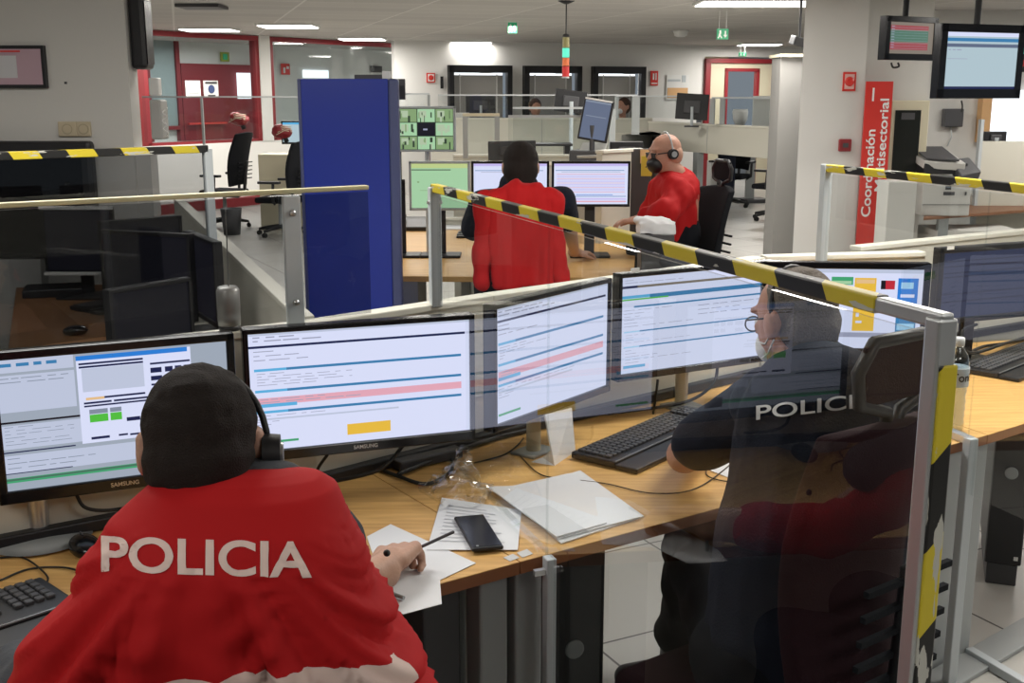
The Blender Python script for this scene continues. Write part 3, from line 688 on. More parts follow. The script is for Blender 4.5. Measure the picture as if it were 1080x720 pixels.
# signal tower
p = at(597, 37, 11.2); t = thing('signal_tower', 'hanging signal tower with olive, lit green, orange and red segments', 'signal light', (p.x, p.y, p.z))
MB().cyl((0, 0, 0), (0, 0, CZ - p.z), .006, n=8).build('cord', 'black', t)
MB().lathe((0, 0, CZ - p.z - .03), [(.02, 0), (.085, .03)], 16).build('ceiling_rose', 'black', t)
MB().lathe((0, 0, -.015), [(.034, 0), (.03, .02), (.008, .03)], 16).build('cap', 'black', t)
zz = -.015
for nm, h in (('tower_olive', .1), ('tower_green', .09), ('tower_orange', .08), ('tower_red', .1)):
    MB().cyl((0, 0, zz - h), (0, 0, zz - .006), .034, n=20).build('lamp_segment', nm, t); zz -= h
MB().cyl((0, 0, zz - .015), (0, 0, zz), .036, n=20).build('base', 'silver', t)

# ---------------------------------------------------------------- wall signs
def plate(name, lab, cat, x, y, w, h, P, Q, m, mb=None, off=.02):
    p = onw(x, y, P, Q); a = ang(P, Q); t = thing(name, lab, cat, (p.x, p.y, p.z), a)
    MB().box((0, -off, 0), (w, .012, h)).build('plate', m, t); return t
def rects(t, name, m, rs, y=-.03, th=.004):
    g = MB()
    for cx, cz, w, h in rs: g.box((cx, y, cz), (w, th, h))
    return g.build(name, m, t)
t = plate('fire_sign', 'red square fire point sign left of the first dark framed window', 'sign', 454, 82, .15, .16, K0, K1, 'red_sign'); rects(t, 'symbol', 'sign_white', ((0, 0, .11, .12),)); MB().lathe((0, 0, 0), [(.03, 0), (.045, 0), (.045, .004), (.03, .004)], 16).build('ring', 'red_sign', t, M=Matrix.Translation((0, -.034, 0)) @ UP)
t = plate('fire_sign', 'red fire extinguisher sign right of the third dark framed window', 'sign', 689.5, 82.5, .15, .26, K0, K1, 'red_sign'); rects(t, 'symbol', 'sign_white', ((-.02, .03, .03, .11), (.03, .03, .02, .12), (0, -.09, .12, .02)))
t = plate('poster', 'poster with grey lettering above a pink map on the rear wall', 'poster', 714, 92, .46, .44, K0, K1, 'sign_white')
rects(t, 'print', ['orange_paper'], ((0, -.1, .42, .18),)); rects(t, 'grey_print', 'alu_flat', ((-.08, .12, .26, .04), (.12, .15, .08, .12)))
t = plate('notice', 'narrow blue notice low on the rear wall below the poster', 'notice', 716, 111, .08, .2, K0, K1, 'denim')
t = plate('intercom', 'small black box on the wall left of the first dark framed window', 'intercom', 465.5, 87, .05, .2, K0, K1, 'black', off=.03)
def gplate(name, lab, cat, x, y, w, h, m, P=W0, Q=W1): return plate(name, lab, cat, x, y, w, h, P, Q, m, off=.05)
t = gplate('notice', 'white printed notice on the glass, left one of the two', 'notice', 201, 94, .27, .24, 'sign_white'); rects(t, 'print', 'alu_flat', ((0, .09, .22, .03), (0, 0, .2, .12)), -.06)
t = gplate('notice', 'white notice with round blue mask pictogram on the glass', 'notice', 220, 94, .27, .24, 'sign_white'); rects(t, 'heading', 'dark_grey', ((0, .09, .22, .03), (0, -.09, .14, .02)), -.06); MB().cyl((0, -.064, 0), (0, -.058, 0), .06, n=20).build('mask_symbol', 'denim', t)
t = gplate('exit_sign', 'yellow green evacuation sign above the dark red door', 'exit sign', 235, 60, .2, .16, mat('lime_sign', (.35, .38, .05), .5), V0, V1); rects(t, 'symbol', 'green_sign', ((0, 0, .1, .1),), -.06)
t = gplate('fire_sign', 'red and white extinguisher sign in the anteroom behind the second pane', 'sign', 299, 73, .22, .2, 'red_sign', V0, V1); rects(t, 'symbol', 'sign_white', ((-.04, -.02, .05, .1), (.05, .03, .06, .05)), -.06)
t = gplate('wall_screen', 'small dark wall screen in the anteroom above the blue panel', 'screen', 395, 73, .35, .13, 'dark_grey', V0, V1)

# left wall: framed picture and sockets
PL, QL = Vector((-6, YL, 0)), Vector((0, YL, 0))
def lw(x, y): return at(x, y, YL)
p0 = lw(-22, 48); p1 = lw(52, 93)
t = thing('picture_frame', 'black framed pink and white chart on the left wall', 'picture', ((p0.x + p1.x) / 2, YL, (p0.z + p1.z) / 2))
w_, h_ = p1.x - p0.x, p0.z - p1.z
MB().box((0, -.015, 0), (w_, .03, h_)).build('frame', 'black', t, .003)
MB().box((0, -.032, 0), (w_ - .035, .004, h_ - .035)).build('print', mat('pink_print', (.52, .36, .42), .3), t)
MB().box((-.06, -.0345, -.0), (w_ - .16, .002, h_ - .1)).build('chart', mat('chart_white', (.62, .62, .64), .3), t)
rects(t, 'heading', 'red_sign', ((-.03, h_ * .36, .16, .008),), -.0365, .002)
for k, (x, wd, l) in enumerate(((72.5, .095, 'double cream socket, wider of the two on the left wall'), (89.5, .07, 'single cream socket, narrower of the two on the left wall'))):
    p = lw(x, 136); t = thing('wall_socket', l, 'socket', (p.x, YL, p.z))
    MB().box((0, -.01, 0), (wd, .02, .074)).build('cover', 'plug_cream', t, .004)
    MB().cyl((0, -.019, 0), (0, -.023, 0), .027, n=24).build('socket_ring', mat('socket_ring', (.42, .36, .25), .5), t); MB().cyl((0, -.022, 0), (0, -.0245, 0), .021, n=24).build('socket_face', 'plug_cream', t)
# wall television seen edge-on at the wall corner
p = at(142, 38, 6.3); t = thing('wall_television', 'black television on the end of the left wall, seen edge-on', 'television', (LX, YL + .1, p.z))
MB().box((.045, 0, 0), (.08, .14, .36)).build('housing', 'black', t, .02)
MB().box((.086, 0, 0), (.004, .11, .31)).build('screen', 'black_gloss', t)
MB().box((0.002, 0, 0), (.03, .06, .12)).build('wall_bracket', 'dark_grey', t)
p = at(141, 92, 6.5); tag(MB().box((LX + .1, YL + .1, p.z), (.05, .06, .09)).build('door_phone', 'white_plastic', None, .006), 'small white wall device under the edge-on television', 'wall device')
p = at(143, 120, 6.5); t = thing('wall_telephone', 'grey wall telephone with coiled cord below the wall device', 'telephone', (LX + .11, YL + .1, p.z - .02)); MB().box((0, 0, 0), (.06, .12, .2)).build('body', 'panel_grey', t, .01)
MB().tube([(.04 + .01 * math.cos(k * .9), -.02 + .01 * math.sin(k * .9) - .03 * math.sin(k / 24 * PI), .06 - k * .006) for k in range(25)], .003, 6).build('cord', 'white_plastic', t)

# pillar signs
def pp(x, y): return at(x, y, YP)
p = pp(895.5, 86); t = thing('fire_sign', 'square red and white fire alarm sign on the pillar', 'sign', (p.x, YP, p.z))
MB().box((0, -.006, 0), (.115, .012, .165)).build('plate', 'red_sign', t); MB().box((0, -.014, 0), (.085, .004, .13)).build('field', mat('sign_pink', (.75, .45, .42), .5), t)
MB().lathe((0, 0, 0), [(.018, 0), (.042, 0), (.042, .004), (.018, .004)], 20).build('ring', 'red_sign', t, M=Matrix.Translation((0, -.016, 0)) @ UP)
p = pp(890.5, 153); t = thing('fire_alarm_button', 'small red fire alarm box on the pillar', 'fire alarm', (p.x, YP, p.z)); MB().box((0, -.017, 0), (.11, .04, .11)).build('housing', 'red_frame', t, .008); MB().box((0, -.042, 0), (.05, .004, .04)).build('button', 'dark_grey', t)
p = at(878, 47, YP)
# tall red sign on the recess wall
s0 = at(914, 86, YR - .05); s1 = at(938, 268, YR - .05); sw = at(938, 120, YR - .05).x - at(910, 120, YR - .05).x
t = thing('hanging_sign', 'tall red banner sign reading 1 Coordinación Multisectorial beside the pillar', 'sign', (at(920, 180, YP).x, YP - .04, (s0.z + s1.z) / 2))
hh = s0.z - s1.z
MB().box((0, 0, 0), (sw, .02, hh)).build('board', 'red_sign', t)
RT = Matrix.Rotation(PI / 2, 4, 'Y')
def up_text(s, ln, ht, x, z): return fit_text('lettering', s, ln, ht, 'letter_plain', t, Matrix.Translation((x, -.012, z)) @ Matrix.Rotation(-PI / 2, 4, 'Y') @ UP)
text('numeral', '1', .17, 'letter_plain', t, Matrix.Translation((-sw * .22, -.012, hh / 2 - .12)) @ UP, .001)
up_text('Coordinación', .78, .085, -sw * .22, -.03); up_text('Multisectorial', .82, .08, sw * .22, .22)
# glass fronted cabinet with cream frame on the recess wall
a = at(940, 106, YR); c = at(971, 190, YR)
t = thing('notice_cabinet', 'cream framed cabinet with dark glass right of the red banner sign', 'cabinet', ((a.x + c.x) / 2, YR, (a.z + c.z) / 2)); cw, ch = c.x - a.x + .02, a.z - c.z
MB().box((0, -.03, 0), (cw, .06, ch)).build('frame', 'cream', t, .006); MB().box((-.02, -.062, -.02), (cw * .68, .006, ch * .82)).build('glass_door', 'glass_dark', t)
rects(t, 'notice', 'dark_grey', ((-.02, .22, .12, .06),), -.067)
# low white cabinet panel under it
a = at(935, 190, 9.6); c = at(968, 262, 9.6)
t = tag(MB().b2((at(937, 200, 9.6).x, 9.6, 0), (at(967, 200, 9.6).x, 9.9, at(950, 192, 9.6).z)).build('low_cabinet', 'wall_paint', None, .006), 'plain white low cabinet below the cream framed cabinet', 'cabinet')
p = at(1002, 124, 12.4); t = thing('wall_dispenser', 'dark grey box with cable on the wall above the printer', 'wall box', (p.x, 12.38, p.z)); MB().box((0, -.05, 0), (.2, .1, .19)).build('body', 'dark_grey', t, .01); MB().tube([(0, -.02, -.09), (.02, -.02, -.2), (-.02, -.02, -.3)], .006).build('cable', 'alu_flat', t)
# ceiling speaker/camera left of the pillar
p = at(843, 44, 10.6); t = thing('ceiling_projector', 'small grey projector hanging from the ceiling left of the pillar', 'projector', (p.x, p.y, p.z)); MB().box((0, 0, 0), (.14, .2, .08), rx=.1, ry=.25).build('body', 'dark_grey', t, .01); MB().cyl((0, 0, .03), (0, 0, CZ - p.z), .012).build('mount', 'dark_grey', t)
# ================================================================ REAR HALF OF THE ROOM
# ---- long beige benches (office desk screens) across the rear
def bench(label, P, Q, z0, z1, grp='long beige desk screens across the room', legs=(), top=None, m='panel_beige', t_=.06, seams=()):
    t = thing('desk_screen', label, 'desk screen', (P.x, P.y, 0), 0, grp); o = Vector((P.x, P.y, 0))
    def L(v): return Vector((v[0] - o.x, v[1] - o.y, 0))
    MB().wall(L(P), L(Q), z0, z1, t_).build('screen_panel', m, t, .004)
    MB().wall(L(P), L(Q), z1, z1 + .025, t_ + .03).build('top_cap', 'panel_top', t, .003)
    u = (Q - P); u.z = 0
    for k in legs:
        c_ = L(P + u * k); MB().box((c_.x, c_.y, z0 / 2), (.12, .1, z0), ang(P, Q)).build('leg', 'leg_grey', t, .003)
    for k in seams:
        c_ = L(P + u * k); MB().box((c_.x, c_.y, (z0 + z1) / 2), (.012, t_ + .012, z1 - z0), ang(P, Q)).build('seam', 'panel_grey', t)
    return t
A0 = at(455, 127, 19.0); A1 = at(688, 126, 19.0)
A0.y = 17.6; A0 = at(455, 126, 17.6); A1 = at(688, 126, 17.6); A2 = at(824, 136, 14.4)
z1 = A0.z
bench('long pale beige screen below the three dark framed windows', A0, A1, .05, A0.z, seams=(.5,))
bench('beige raised screen on legs running from the room middle to the grey column', at(686, 126, 17.4), A2, onw(824, 170, A1, A2).z + .02, A2.z, legs=(.42, .98), seams=(.5,))
c0, c1 = at(686, 126, 17.8), at(824, 136, 14.9)
tag(MB().wall(c0 + Vector((.05, .25, 0)), c1 + Vector((.05, .25, 0)), 1.18, 1.24, .5).build('counter_top', 'black', None, .005), 'black counter top along the raised beige screen', 'counter')
tag(MB().wall(at(460, 126, 18.1), at(600, 126, 18.1), 1.25, 1.3, .5).build('counter_top', 'black', None, .005), 'black counter top behind the long pale screen', 'counter')
# triangular grey joint panel at the corner of the two runs
g = MB(); a = at(655, 166, 15.5); b_ = at(686, 127, 17.2); c_ = at(702, 168, 15.5)
tag(g.prism([(a.x, a.y), (b_.x, b_.y), (c_.x + .02, c_.y), (c_.x, c_.y - .05), (b_.x, b_.y - .3)], 0, 1.15).build('desk_screen', 'panel_grey', None, .005), 'grey corner screen where the two long beige screens meet', 'desk screen')
# pods in front of the windows
def pod_screen(label, x0, y0, x1, y1, Y0, Y1, zb=.0, m='panel_beige', tk=.05, grp=None):
    P, Q = at(x0, y0, Y0), at(x1, y1, Y1); z = (P.z + Q.z) / 2
    t = thing('desk_screen', label, 'desk screen', (P.x, P.y, 0), 0, grp); o = Vector((P.x, P.y, 0))
    MB().wall(P - o, Q - o, zb, z, tk).build('screen_panel', m, t, .004); MB().wall(P - o, Q - o, z, z + .02, tk + .02).build('top_cap', 'panel_top', t, .003)
    return t
pod_screen('beige screen right behind the blue screened monitors of the middle desk', 478, 165, 640, 166, 9.2, 9.2, .0)
pod_screen('beige upright end screen right of the wide middle monitor', 632, 161, 674, 160, 7.4, 7.7, .0)
pod_screen('low beige screen far behind the camera picture monitor', 482, 176, 600, 176, 12.5, 12.5, 0)
pod_screen('short beige screen between the black chair and the tall angled monitor', 543, 172, 604, 176, 8.15, 8.3, 0, 'panel_grey')

# ---- clear guards on the far pods: frame posts + pane + thin rail
def guard(label, pts, Y, zt, zb, posts=(), m='acrylic', rail_m='alu', lowrail=None, name='acrylic_guard', tk=.012, grp='clear guards on the far desks', pw=.05):
    P, Q = pts; t = thing(name, label, 'acrylic guard', (P.x, P.y, 0), 0, grp); o = Vector((P.x, P.y, 0))
    MB().wall(P - o, Q - o, zb, zt, tk).build('pane', m, t)
    MB().wall(P - o, Q - o, zt, zt + .02, .03).build('top_rail', rail_m, t)
    if lowrail: MB().wall(P - o, Q - o, lowrail, lowrail + .015, .03).build('lower_rail', rail_m, t)
    u = Q - P
    for k, b0, b1 in posts: c_ = P + u * k - o; MB().box((c_.x, c_.y, (b0 + b1) / 2), (pw, .04, b1 - b0), ang(P, Q)).build('post', 'leg_grey', t, .003)
    return t
def G(x0, y0, x1, y1, Y0, Y1): return at(x0, y0, Y0), at(x1, y1, Y1)
def gd(label, x0, y0, x1, y1, Y0, Y1, yb, posts=(), **k):
    P, Q = G(x0, y0, x1, y1, Y0, Y1); return guard(label, (P, Q), 0, (P.z + Q.z) / 2, at(x0, yb, Y0).z, [(a, at(x0, b1, Y0).z, (P.z + Q.z) / 2) for a, b1 in posts], **k)
gd('clear guard beside the raised camera picture monitor', 488, 122.5, 527, 122.5, 8.0, 8.0, 172, ((0.07, 167), (.93, 148)), rail_m='cream', pw=.035)
gd('clear guard with pale rail in front of the black monitor at the second window', 541, 114, 647, 116, 11.0, 11.0, 160, ((.99, 163),), pw=.06)
gd('clear guard running past the tall angled monitor with a grey post at its right', 536, 124, 640, 124.5, 8.6, 8.6, 170, ((.97, 170),), pw=.045)
gd('clear guard before the third dark framed window', 612, 101, 651, 101, 15.5, 15.5, 126, ((.99, 126),), lowrail=None)
gd('clear guard with a thin post above and left of the bald officer', 650, 101, 672, 102, 13.5, 13.5, 140, ((.95, 142),), pw=.09)
gd('clear guard on the raised beige screen before the angled black monitor', 672, 101.5, 740, 103, 16.4, 16.2, 124, ((.97, 129),), pw=.07)
gd('clear guard on the raised beige screen nearest the grey column', 751, 104, 820, 104, 15.6, 15.2, 131, ((.01, 131), (.17, 131)), pw=.07)
gd('clear guard behind the blue panel running towards the left window', 150, 103, 400, 103, 15.2, 15.2, 150, ((.25, 190),), rail_m='alu', pw=.03)
gd('clear guard with a corner bend right of the blue panel', 415, 99, 453, 101, 13.5, 13.5, 112, ((.98, 112),), pw=.03)
gd('clear guard beyond the light coloured desk before the first window', 462, 101, 610, 101, 16.8, 16.8, 124, ())

# ---- far equipment
def back_mon(label, x, y, w, h, Y, rz, base, roll=0., m='black', arm=True):
    p = at(x, y, Y); zdrop = p.z - h / 2 - base; t = thing('monitor', label, 'monitor', (p.x, p.y, p.z - h / 2 - zdrop), rz, 'black monitors seen from behind')
    T = Matrix.Translation((0, 0, zdrop + h / 2)) @ Matrix.Rotation(roll, 4, 'Y')
    MB().box((0, .02, 0), (w, .04, h)).build('housing', m, t, .006, T); MB().box((0, -.01, 0), (w * .5, .03, h * .5)).build('rear_hump', 'dark_grey', t, .01, T)
    MB().box((0, .042, 0), (w * .94, .004, h * .9)).build('screen', 's_greyblue', t, 0, T)
    MB().cyl((0, -.03, 0), (0, -.03, zdrop + h / 2), .02, n=10).build('stand_column', 'alu_flat', t); MB().box((0, -.03, .01), (.2, .16, .02)).build('stand_base', 'dark_grey', t, .004)
    return t
back_mon('black monitor seen from behind on the pale counter below the first window', 507, 111, .46, .31, 18.0, .1, 1.302)
back_mon('black monitor on a white arm between second and third window', 602, 107, .32, .22, 11.6, .15, 0, .12)
back_mon('black monitor on an arm standing on the raised counter left of the rear doorway', 730, 112.5, .44, .35, 15.95, -.15, 1.242, .06)
back_mon('slim grey backed monitor above the centre officer', 540, 159, .37, .15, 8.9, .0, .74, -.02, 'dark_grey')
back_mon('dark monitor back behind the bald officer, partly hidden by his screens', 661, 160, .25, .15, 8.6, .1, .74, .0)
t = tag(MB().box((0, 0, 0), (.24, .15, .1)).build('printer', 'white_plastic', None, .01), 'small white printer on the counter left of the first window', 'printer'); p = at(487, 113, 18.0); t.location = (p.x, p.y, 1.352)
# tall portrait monitor leaning back, with a grey printer box under it
p = at(624, 147, 8.4)
t = thing('portrait_monitor', 'tall blue grey portrait monitor tilted back, clear of the middle desk', 'monitor', (p.x, p.y, p.z), -.25)
T = Matrix.Rotation(.16, 4, 'Y') @ Matrix.Rotation(-.1, 4, 'X')
MB().box((0, .02, .14), (.22, .03, .30)).build('housing', 'black', t, .006, T); s = MB(); sl = []; ui(s, .19, .27, .005, .0, ui_greyblue(), sl); s.build('screen', sl, t, 0, T)
MB().box((0, 0, .285), (.2, .02, .012)).build('top_edge', 'sign_white', t, 0, T); MB().cyl((0, .02, -.09), (0, .02, .1), .02).build('stand_column', 'dark_grey', t)
p = at(622, 158, 8.5); t = thing('desk_printer', 'grey printer under the tall tilted monitor', 'printer', (p.x, p.y, p.z - .09), -.25)
g = MB(); g.box((0, 0, .03), (.26, .26, .12)); g.build('body', 'dark_grey', t, .01); MB().hexa((-.07, -.14, .05), (.12, -.14, .06), (.12, .08, .15), (-.07, .08, .14), .02).build('paper_tray', 'panel_grey', t, .003)
MB().b2((-.25, -.15, -(p.z - .09)), (.25, .15, -.03)).build('pedestal', 'panel_grey', t)
t = office_chair('black office chair far back between the middle desk screens', (at(593, 160, 10.5).x, 10.5, 0), 2.9, None, back_h=.52, recl=.05)
q = at(560, 152, 10.6); tag(MB().box((0, 0, q.z), (.75, .35, .02)).box((-.33, 0, q.z / 2), (.05, .3, q.z)).box((.33, 0, q.z / 2), (.05, .3, q.z)).build('desk', 'black', None, .004), 'dark desk surface beside the far black office chair', 'desk').location = (q.x, q.y, 0)
a, c_ = at(480, 160, 8.7), at(690, 160, 8.7); t = thing('desk', 'wooden desk hidden behind the middle monitors', 'desk', ((a.x + c_.x) / 2, 8.75, 0)); MB().box((0, 0, .725), (c_.x - a.x, .6, .03)).build('desktop', 'wood', t, .003)
for q_ in (-.45, .45): MB().box((q_ * (c_.x - a.x), 0, .355), (.06, .5, .71)).build('leg', 'leg_grey', t)
# shelf-like grey items in the strip between man and window
tag(MB().box((0, 0, 0), (.28, .1, .06)).build('paper_tray', 'yellow_paper', None, .004), 'yellow box on the counter under the second window', 'box').location = (at(578, 119, 18.0).x, 18.0, 1.332)
# ---- far seated colleagues behind the counter
def far_person(label, x, y, Y, hair, skin, cloth, face=(0, -1, 0), mask=None, sc=1.):
    c_ = at(x, y, Y); m = MB(); M = head_caps(m, c_, face, s=1.15)
    m.cap(c_ + Vector((0, .02, -.08)), .05, c_ + Vector((0, .03, -.2)), .055)
    m.ell(c_ + Vector((0, .05, -.42)), (.15, .1, .2))
    o = blob('person', m, [skin], None, .014, 2); tag(o, label, 'person', None)
    h = MB(); h.M = M; h.ell((0, -.025, .045), (.088, .098, .088)); h.ell((0, -.05, .0), (.08, .07, .09)); blob('hair', h, [hair], o, .014, 1)
    s_ = MB(); s_.ell(c_ + Vector((0, .05, -.40)), (.21, .13, .17)); s_.cap(c_ + Vector((-.19, .05, -.34)), .06, c_ + Vector((-.26, .0, -.6)), .05); s_.cap(c_ + Vector((.19, .05, -.34)), .06, c_ + Vector((.26, .0, -.6)), .05); s_.cap(c_ + Vector((0, .05, -.45)), .17, (c_.x, c_.y + .05, .15), .15); blob('shirt', s_, [cloth], o, .018, 2)
    if mask: mm = MB(); mm.M = M; mm.ell((0, .07, -.05), (.05, .05, .045)); blob('face_mask', mm, [mask], o, .01, 1)
    return o
far_person('person with dark hair and pale mask seated far back before the third window', 657, 113, 18.2, 'hair_brown', 'skin', 'paper', (-.7, -.7, 0), 'paper')
far_person('person seated far back before the second window, only the head showing', 564.5, 114, 18.2, 'hair_brown', 'skin', 'paper', (.3, -1, -.2))
# ---- under the raised screen: white pedestal, office chair, foot
t = tag(MB().box((0, 0, .3), (.33, .4, .6)).build('pedestal', 'sign_white', None, .006), 'white pedestal under the raised beige screen', 'pedestal'); p = on(757, 208, 0); t.location = (p.x, p.y, 0)
p = on(790, 213, 0); t = thing('screen_stand', 'dark floor plate with grey post under the raised beige screen', 'stand', (p.x, p.y, 0)); MB().box((0, 0, .03), (.55, .4, .06), .2).build('base_plate', 'dark_grey', t, .01); MB().box((0, 0, .4), (.13, .1, .75)).build('post', 'leg_grey', t)
far = on(800, 205, 0)
office_chair('black office chair beyond the raised screen, half hidden by the grey column', (at(818, 180, 15.6).x, 15.6, 0), .8)
t = office_chair('black office chair under the far counter left of the floor plate', (at(772, 180, 17.5).x, 17.5, 0), 2.6, back_h=.4)
t = tag(MB().box((0, 0, .5), (.25, .1, .75)).build('hanging_coat', 'navy_fabric', None, .02), 'dark blue coat hanging under the far counter', 'coat'); t.location = (at(766, 180, 16.8).x, 16.8, .1)
# things behind the door side guard
t = tag(MB().lathe((0, 0, 0), [(.05, 0), (.1, .1), (.11, .2), (.1, .24)], 14).build('water_dispenser', 'sign_white'), 'white hand dispenser seen through the guard before the rear doorway', 'dispenser'); t.location = (at(781, 115, 16.).x, 16., 1.242)
t = tag(MB().box((0, 0, 0), (.36, .04, .42)).build('curtain', 'sign_white', None, .01), 'bright white hanging sheet beside the grey column', 'sheet'); t.location = (at(808, 117, 15.5).x, 15.5, 1.242 + .21)

# ---- blue free-standing panel
bp0 = at(316, 83, 5.6); bp1 = at(409, 83, 5.6)
zt = bp0.z; t = thing('blue_panel', 'tall royal blue free-standing panel in the middle aisle', 'panel', (bp0.x, 5.6, 0))
MB().b2((0, 0, .03), (bp1.x - bp0.x + .0, .04, zt)).build('panel_face', 'blue_panel', t, .004)
MB().b2((bp1.x - bp0.x, -.006, 0), (bp1.x - bp0.x + .05, .05, zt)).build('edge_profile', 'blue_edge', t, .01)
MB().b2((-.012, -.006, 0), (0.004, .05, zt)).build('edge_profile', 'blue_edge', t, .004)
for q in (.1, bp1.x - bp0.x - .1): MB().box((q, .02, .015), (.05, .36, .03)).build('foot', 'leg_grey', t, .003)
t = thing('binder_stack', 'dark binder and white box lying behind the blue panel top', 'box', at(395, 81, 5.75)); MB().box((-.03, 0, -.0), (.13, .06, .02)).build('binder', 'dark_grey', t); MB().box((.06, 0, .01), (.04, .05, .035)).build('white_box', 'sign_white', t); MB().box((0, 0, -.06), (.3, .03, .1)).build('bracket', 'dark_grey', t)
# blue screened monitor to the left of the panel (light blue)
p = at(312, 150, 14.0); monitor('pale blue screened monitor partly hidden by the left edge of the blue panel', (p.x, 14.2, at(312, 152, 14.2).z), 0, .42, .28, .0, [(0, 0, 1, 1, 's_tv'), (0, 0, 1, .1, 's_cyan')], stand=None, logo=None)
t = tag(MB().b2((at(272, 165, 14.4).x, 14.4, 0), (at(330, 165, 14.4).x, 14.9, at(300, 163, 14.4).z)).build('desk', 'cream', None, .004), 'pale desk with cream top behind the second far black chair', 'desk')

# ---- two empty chairs with red striped caps, left rear
def far_chair(label, x, y, rz, tilt=0, hat=None): 
    p = on(x, y, 0); return office_chair(label, (p.x, p.y, 0), rz, None, recl=.22, back_h=.64)
pc1 = on(245, 240, 0); office_chair('black high-backed office chair left of the two beyond the guard', (pc1.x - .08, pc1.y, 0), -1.9 + PI, None, recl=.2, back_h=.66)
pc2 = on(290, 246, 0); office_chair('black high-backed office chair touching the left side of the blue panel', (pc2.x + .12, pc2.y - .2, 0), 1.35, None, recl=.12, back_h=.6, seat_z=.44)
def cap_(label, x, y, Y, rz):
    p = at(x, y, Y); t = thing('striped_cap', label, 'cap', p, rz); 
    g = MB(); g.ell((0, 0, 0), (.13, .1, .075)); g.ell((-.05, -.02, .03), (.08, .07, .06)); o = blob('cap_body', g, ['red_frame'], t, .012, 2, folds(.02, 14))
    s_ = MB()
    for k in range(4): s_.tube([(-.12 + .02 * k, -.09, -.03 + k * .03), (-.02, -.105 + k * .01, .02 + k * .018), (.09, -.08 + k * .01, .0 + k * .02)], .005, 6)
    s_.build('stripes', 'cream', t); MB().tube([(.02, 0, -.04), (.05, 0, -.12)], .03).build('strap', 'black', t)
    return t
cap_('dark red cloth with cream stripes on top of the left far chair', 253, 126, pc1.y, 0)
cap_('crumpled dark red cloth on top of the chair beside the blue panel', 298, 139, pc2.y - .2, .6)
# dark bin under the chairs
p = on(245, 247, 0); tag(MB().lathe((p.x, p.y, 0), [(.1, 0), (.13, .32), (.12, .32), (.1, .02)], 18).build('waste_bin', 'dark_grey'), 'dark grey waste bin on the floor below the far chairs', 'bin')

# ---- slanted light desk screen, left aisle (185,205)-(330,330)
zs = .98
S0 = on(187, 208, zs); S1 = on(322, 333, zs)
t = thing('desk_screen', 'long pale screen running diagonally towards the blue panel', 'desk screen', (S0.x, S0.y, 0)); o_ = Vector((S0.x, S0.y, 0))
MB().wall(S0 - o_, S1 - o_, 0, zs - .02, .05).build('screen_panel', 'panel_beige', t, .003); MB().wall(S0 - o_, S1 - o_, zs - .02, zs, .06).build('top_cap', 'panel_top', t, .003)
S2 = on(185, 210, zs); S3 = on(180, 290, zs)

# ---- big hanging televisions on the right
def hang_tv(label, TL, TR, BR, BL, Y0, Y1, pic, bez, chin):
    a, c_ = at(*TL, Y0), at(*TR, Y1); d_ = at(*BL, Y0); mid = (a + c_) / 2; w = math.hypot(c_.x - a.x, c_.y - a.y); h = ((a.z + c_.z) / 2 - d_.z)
    roll = math.atan2(c_.z - a.z, w)
    t = monitor(label, (mid.x, mid.y, d_.z - .0), ang(a, c_), w, h, 0, pic, stand=None, name='hanging_television', cat='television', bez=bez, chin=chin, th=.07, logo=None, tilt=.0)
    MB().cyl((0, .08, h * .5), (0, .08, CZ - d_.z), .025, n=10).build('ceiling_mount', 'black', t)
    return t
hang_tv('smaller ceiling television with red and green rows beside the pillar', (936, 16), (990, 19), (982, 66), (930, 63), 9.2, 9.5, ui_board(), .045, .05)
hang_tv('large ceiling television with a pale blue screen at the top right', (994, 22), (1082, 29), (1076, 107), (986, 104), 8.6, 8.9, ui_tv(), .06, .07)
cable('hanging_cable', 'short black cable loop under the smaller ceiling television', [at(940, 66, 9.3), at(942, 71, 9.3), at(948, 70, 9.3), at(947, 66, 9.3)], .008)
cable('hanging_cable', 'black cable below the large ceiling television', [at(1014, 106, 8.8), at(1015, 112, 8.8), at(1014, 118, 8.8)], .006)
p = at(1078, 60, 9.5); t = thing('traffic_signal', 'small red and green signal light cut by the right picture edge', 'signal light', p); MB().box((0, 0, 0), (.06, .06, .24)).cyl((0, 0, .1), (0, 0, CZ - p.z), .01).build('housing', 'black', t, .01); MB().ell((0, -.03, .05), (.028, .012, .028)).build('green_lens', 'tower_green', t); MB().ell((0, -.03, -.05), (.028, .012, .028)).build('red_lens', 'tower_red', t)

# ---- printer table
YT = 10; ta, tb = on(974, 229, .62), on(1110, 219, .62); tc_, td = on(1110, 208, .62), on(981, 210, .62)
t = thing('printer_table', 'brown wooden table carrying the large printer by the right wall', 'table', (ta.x, ta.y, 0)); o_ = Vector((ta.x, ta.y, 0))
MB().prism([ta - o_, tb - o_, tc_ - o_, td - o_], .592, .62).build('tabletop', 'wood_brown', t, .004)
for k, q in enumerate((ta.lerp(tb, .16), ta.lerp(tb, .85), td.lerp(tc_, .1), td.lerp(tc_, .9))): MB().box((q.x - o_.x, q.y - o_.y + (.06 if k < 2 else -.06), .296), (.09, .06, .592)).build('leg', 'leg_grey', t)
YQ = 10.25; pr = at(998, 222, YQ); px_ = at(971, 222, YQ).x; pw_ = (at(1022, 222, YQ).x - px_)
t = thing('office_printer', 'large beige office printer with dark scanner lid on the brown table', 'printer', (px_ + pw_ / 2, YQ + .2, .62))
MB().box((0, 0, .17), (pw_, .42, .34)).build('body', 'printer_grey', t, .01)
MB().box((0, -.212, .10), (pw_ * .98, .006, .004)).build('tray_gap', 'dark_grey', t)
rects(t, 'vents', 'dark_grey', ((.03, .30, .1, .03), (.01, .25, .05, .03), (.02, .2, .1, .03), (.17, .2, .015, .03)), -.213)
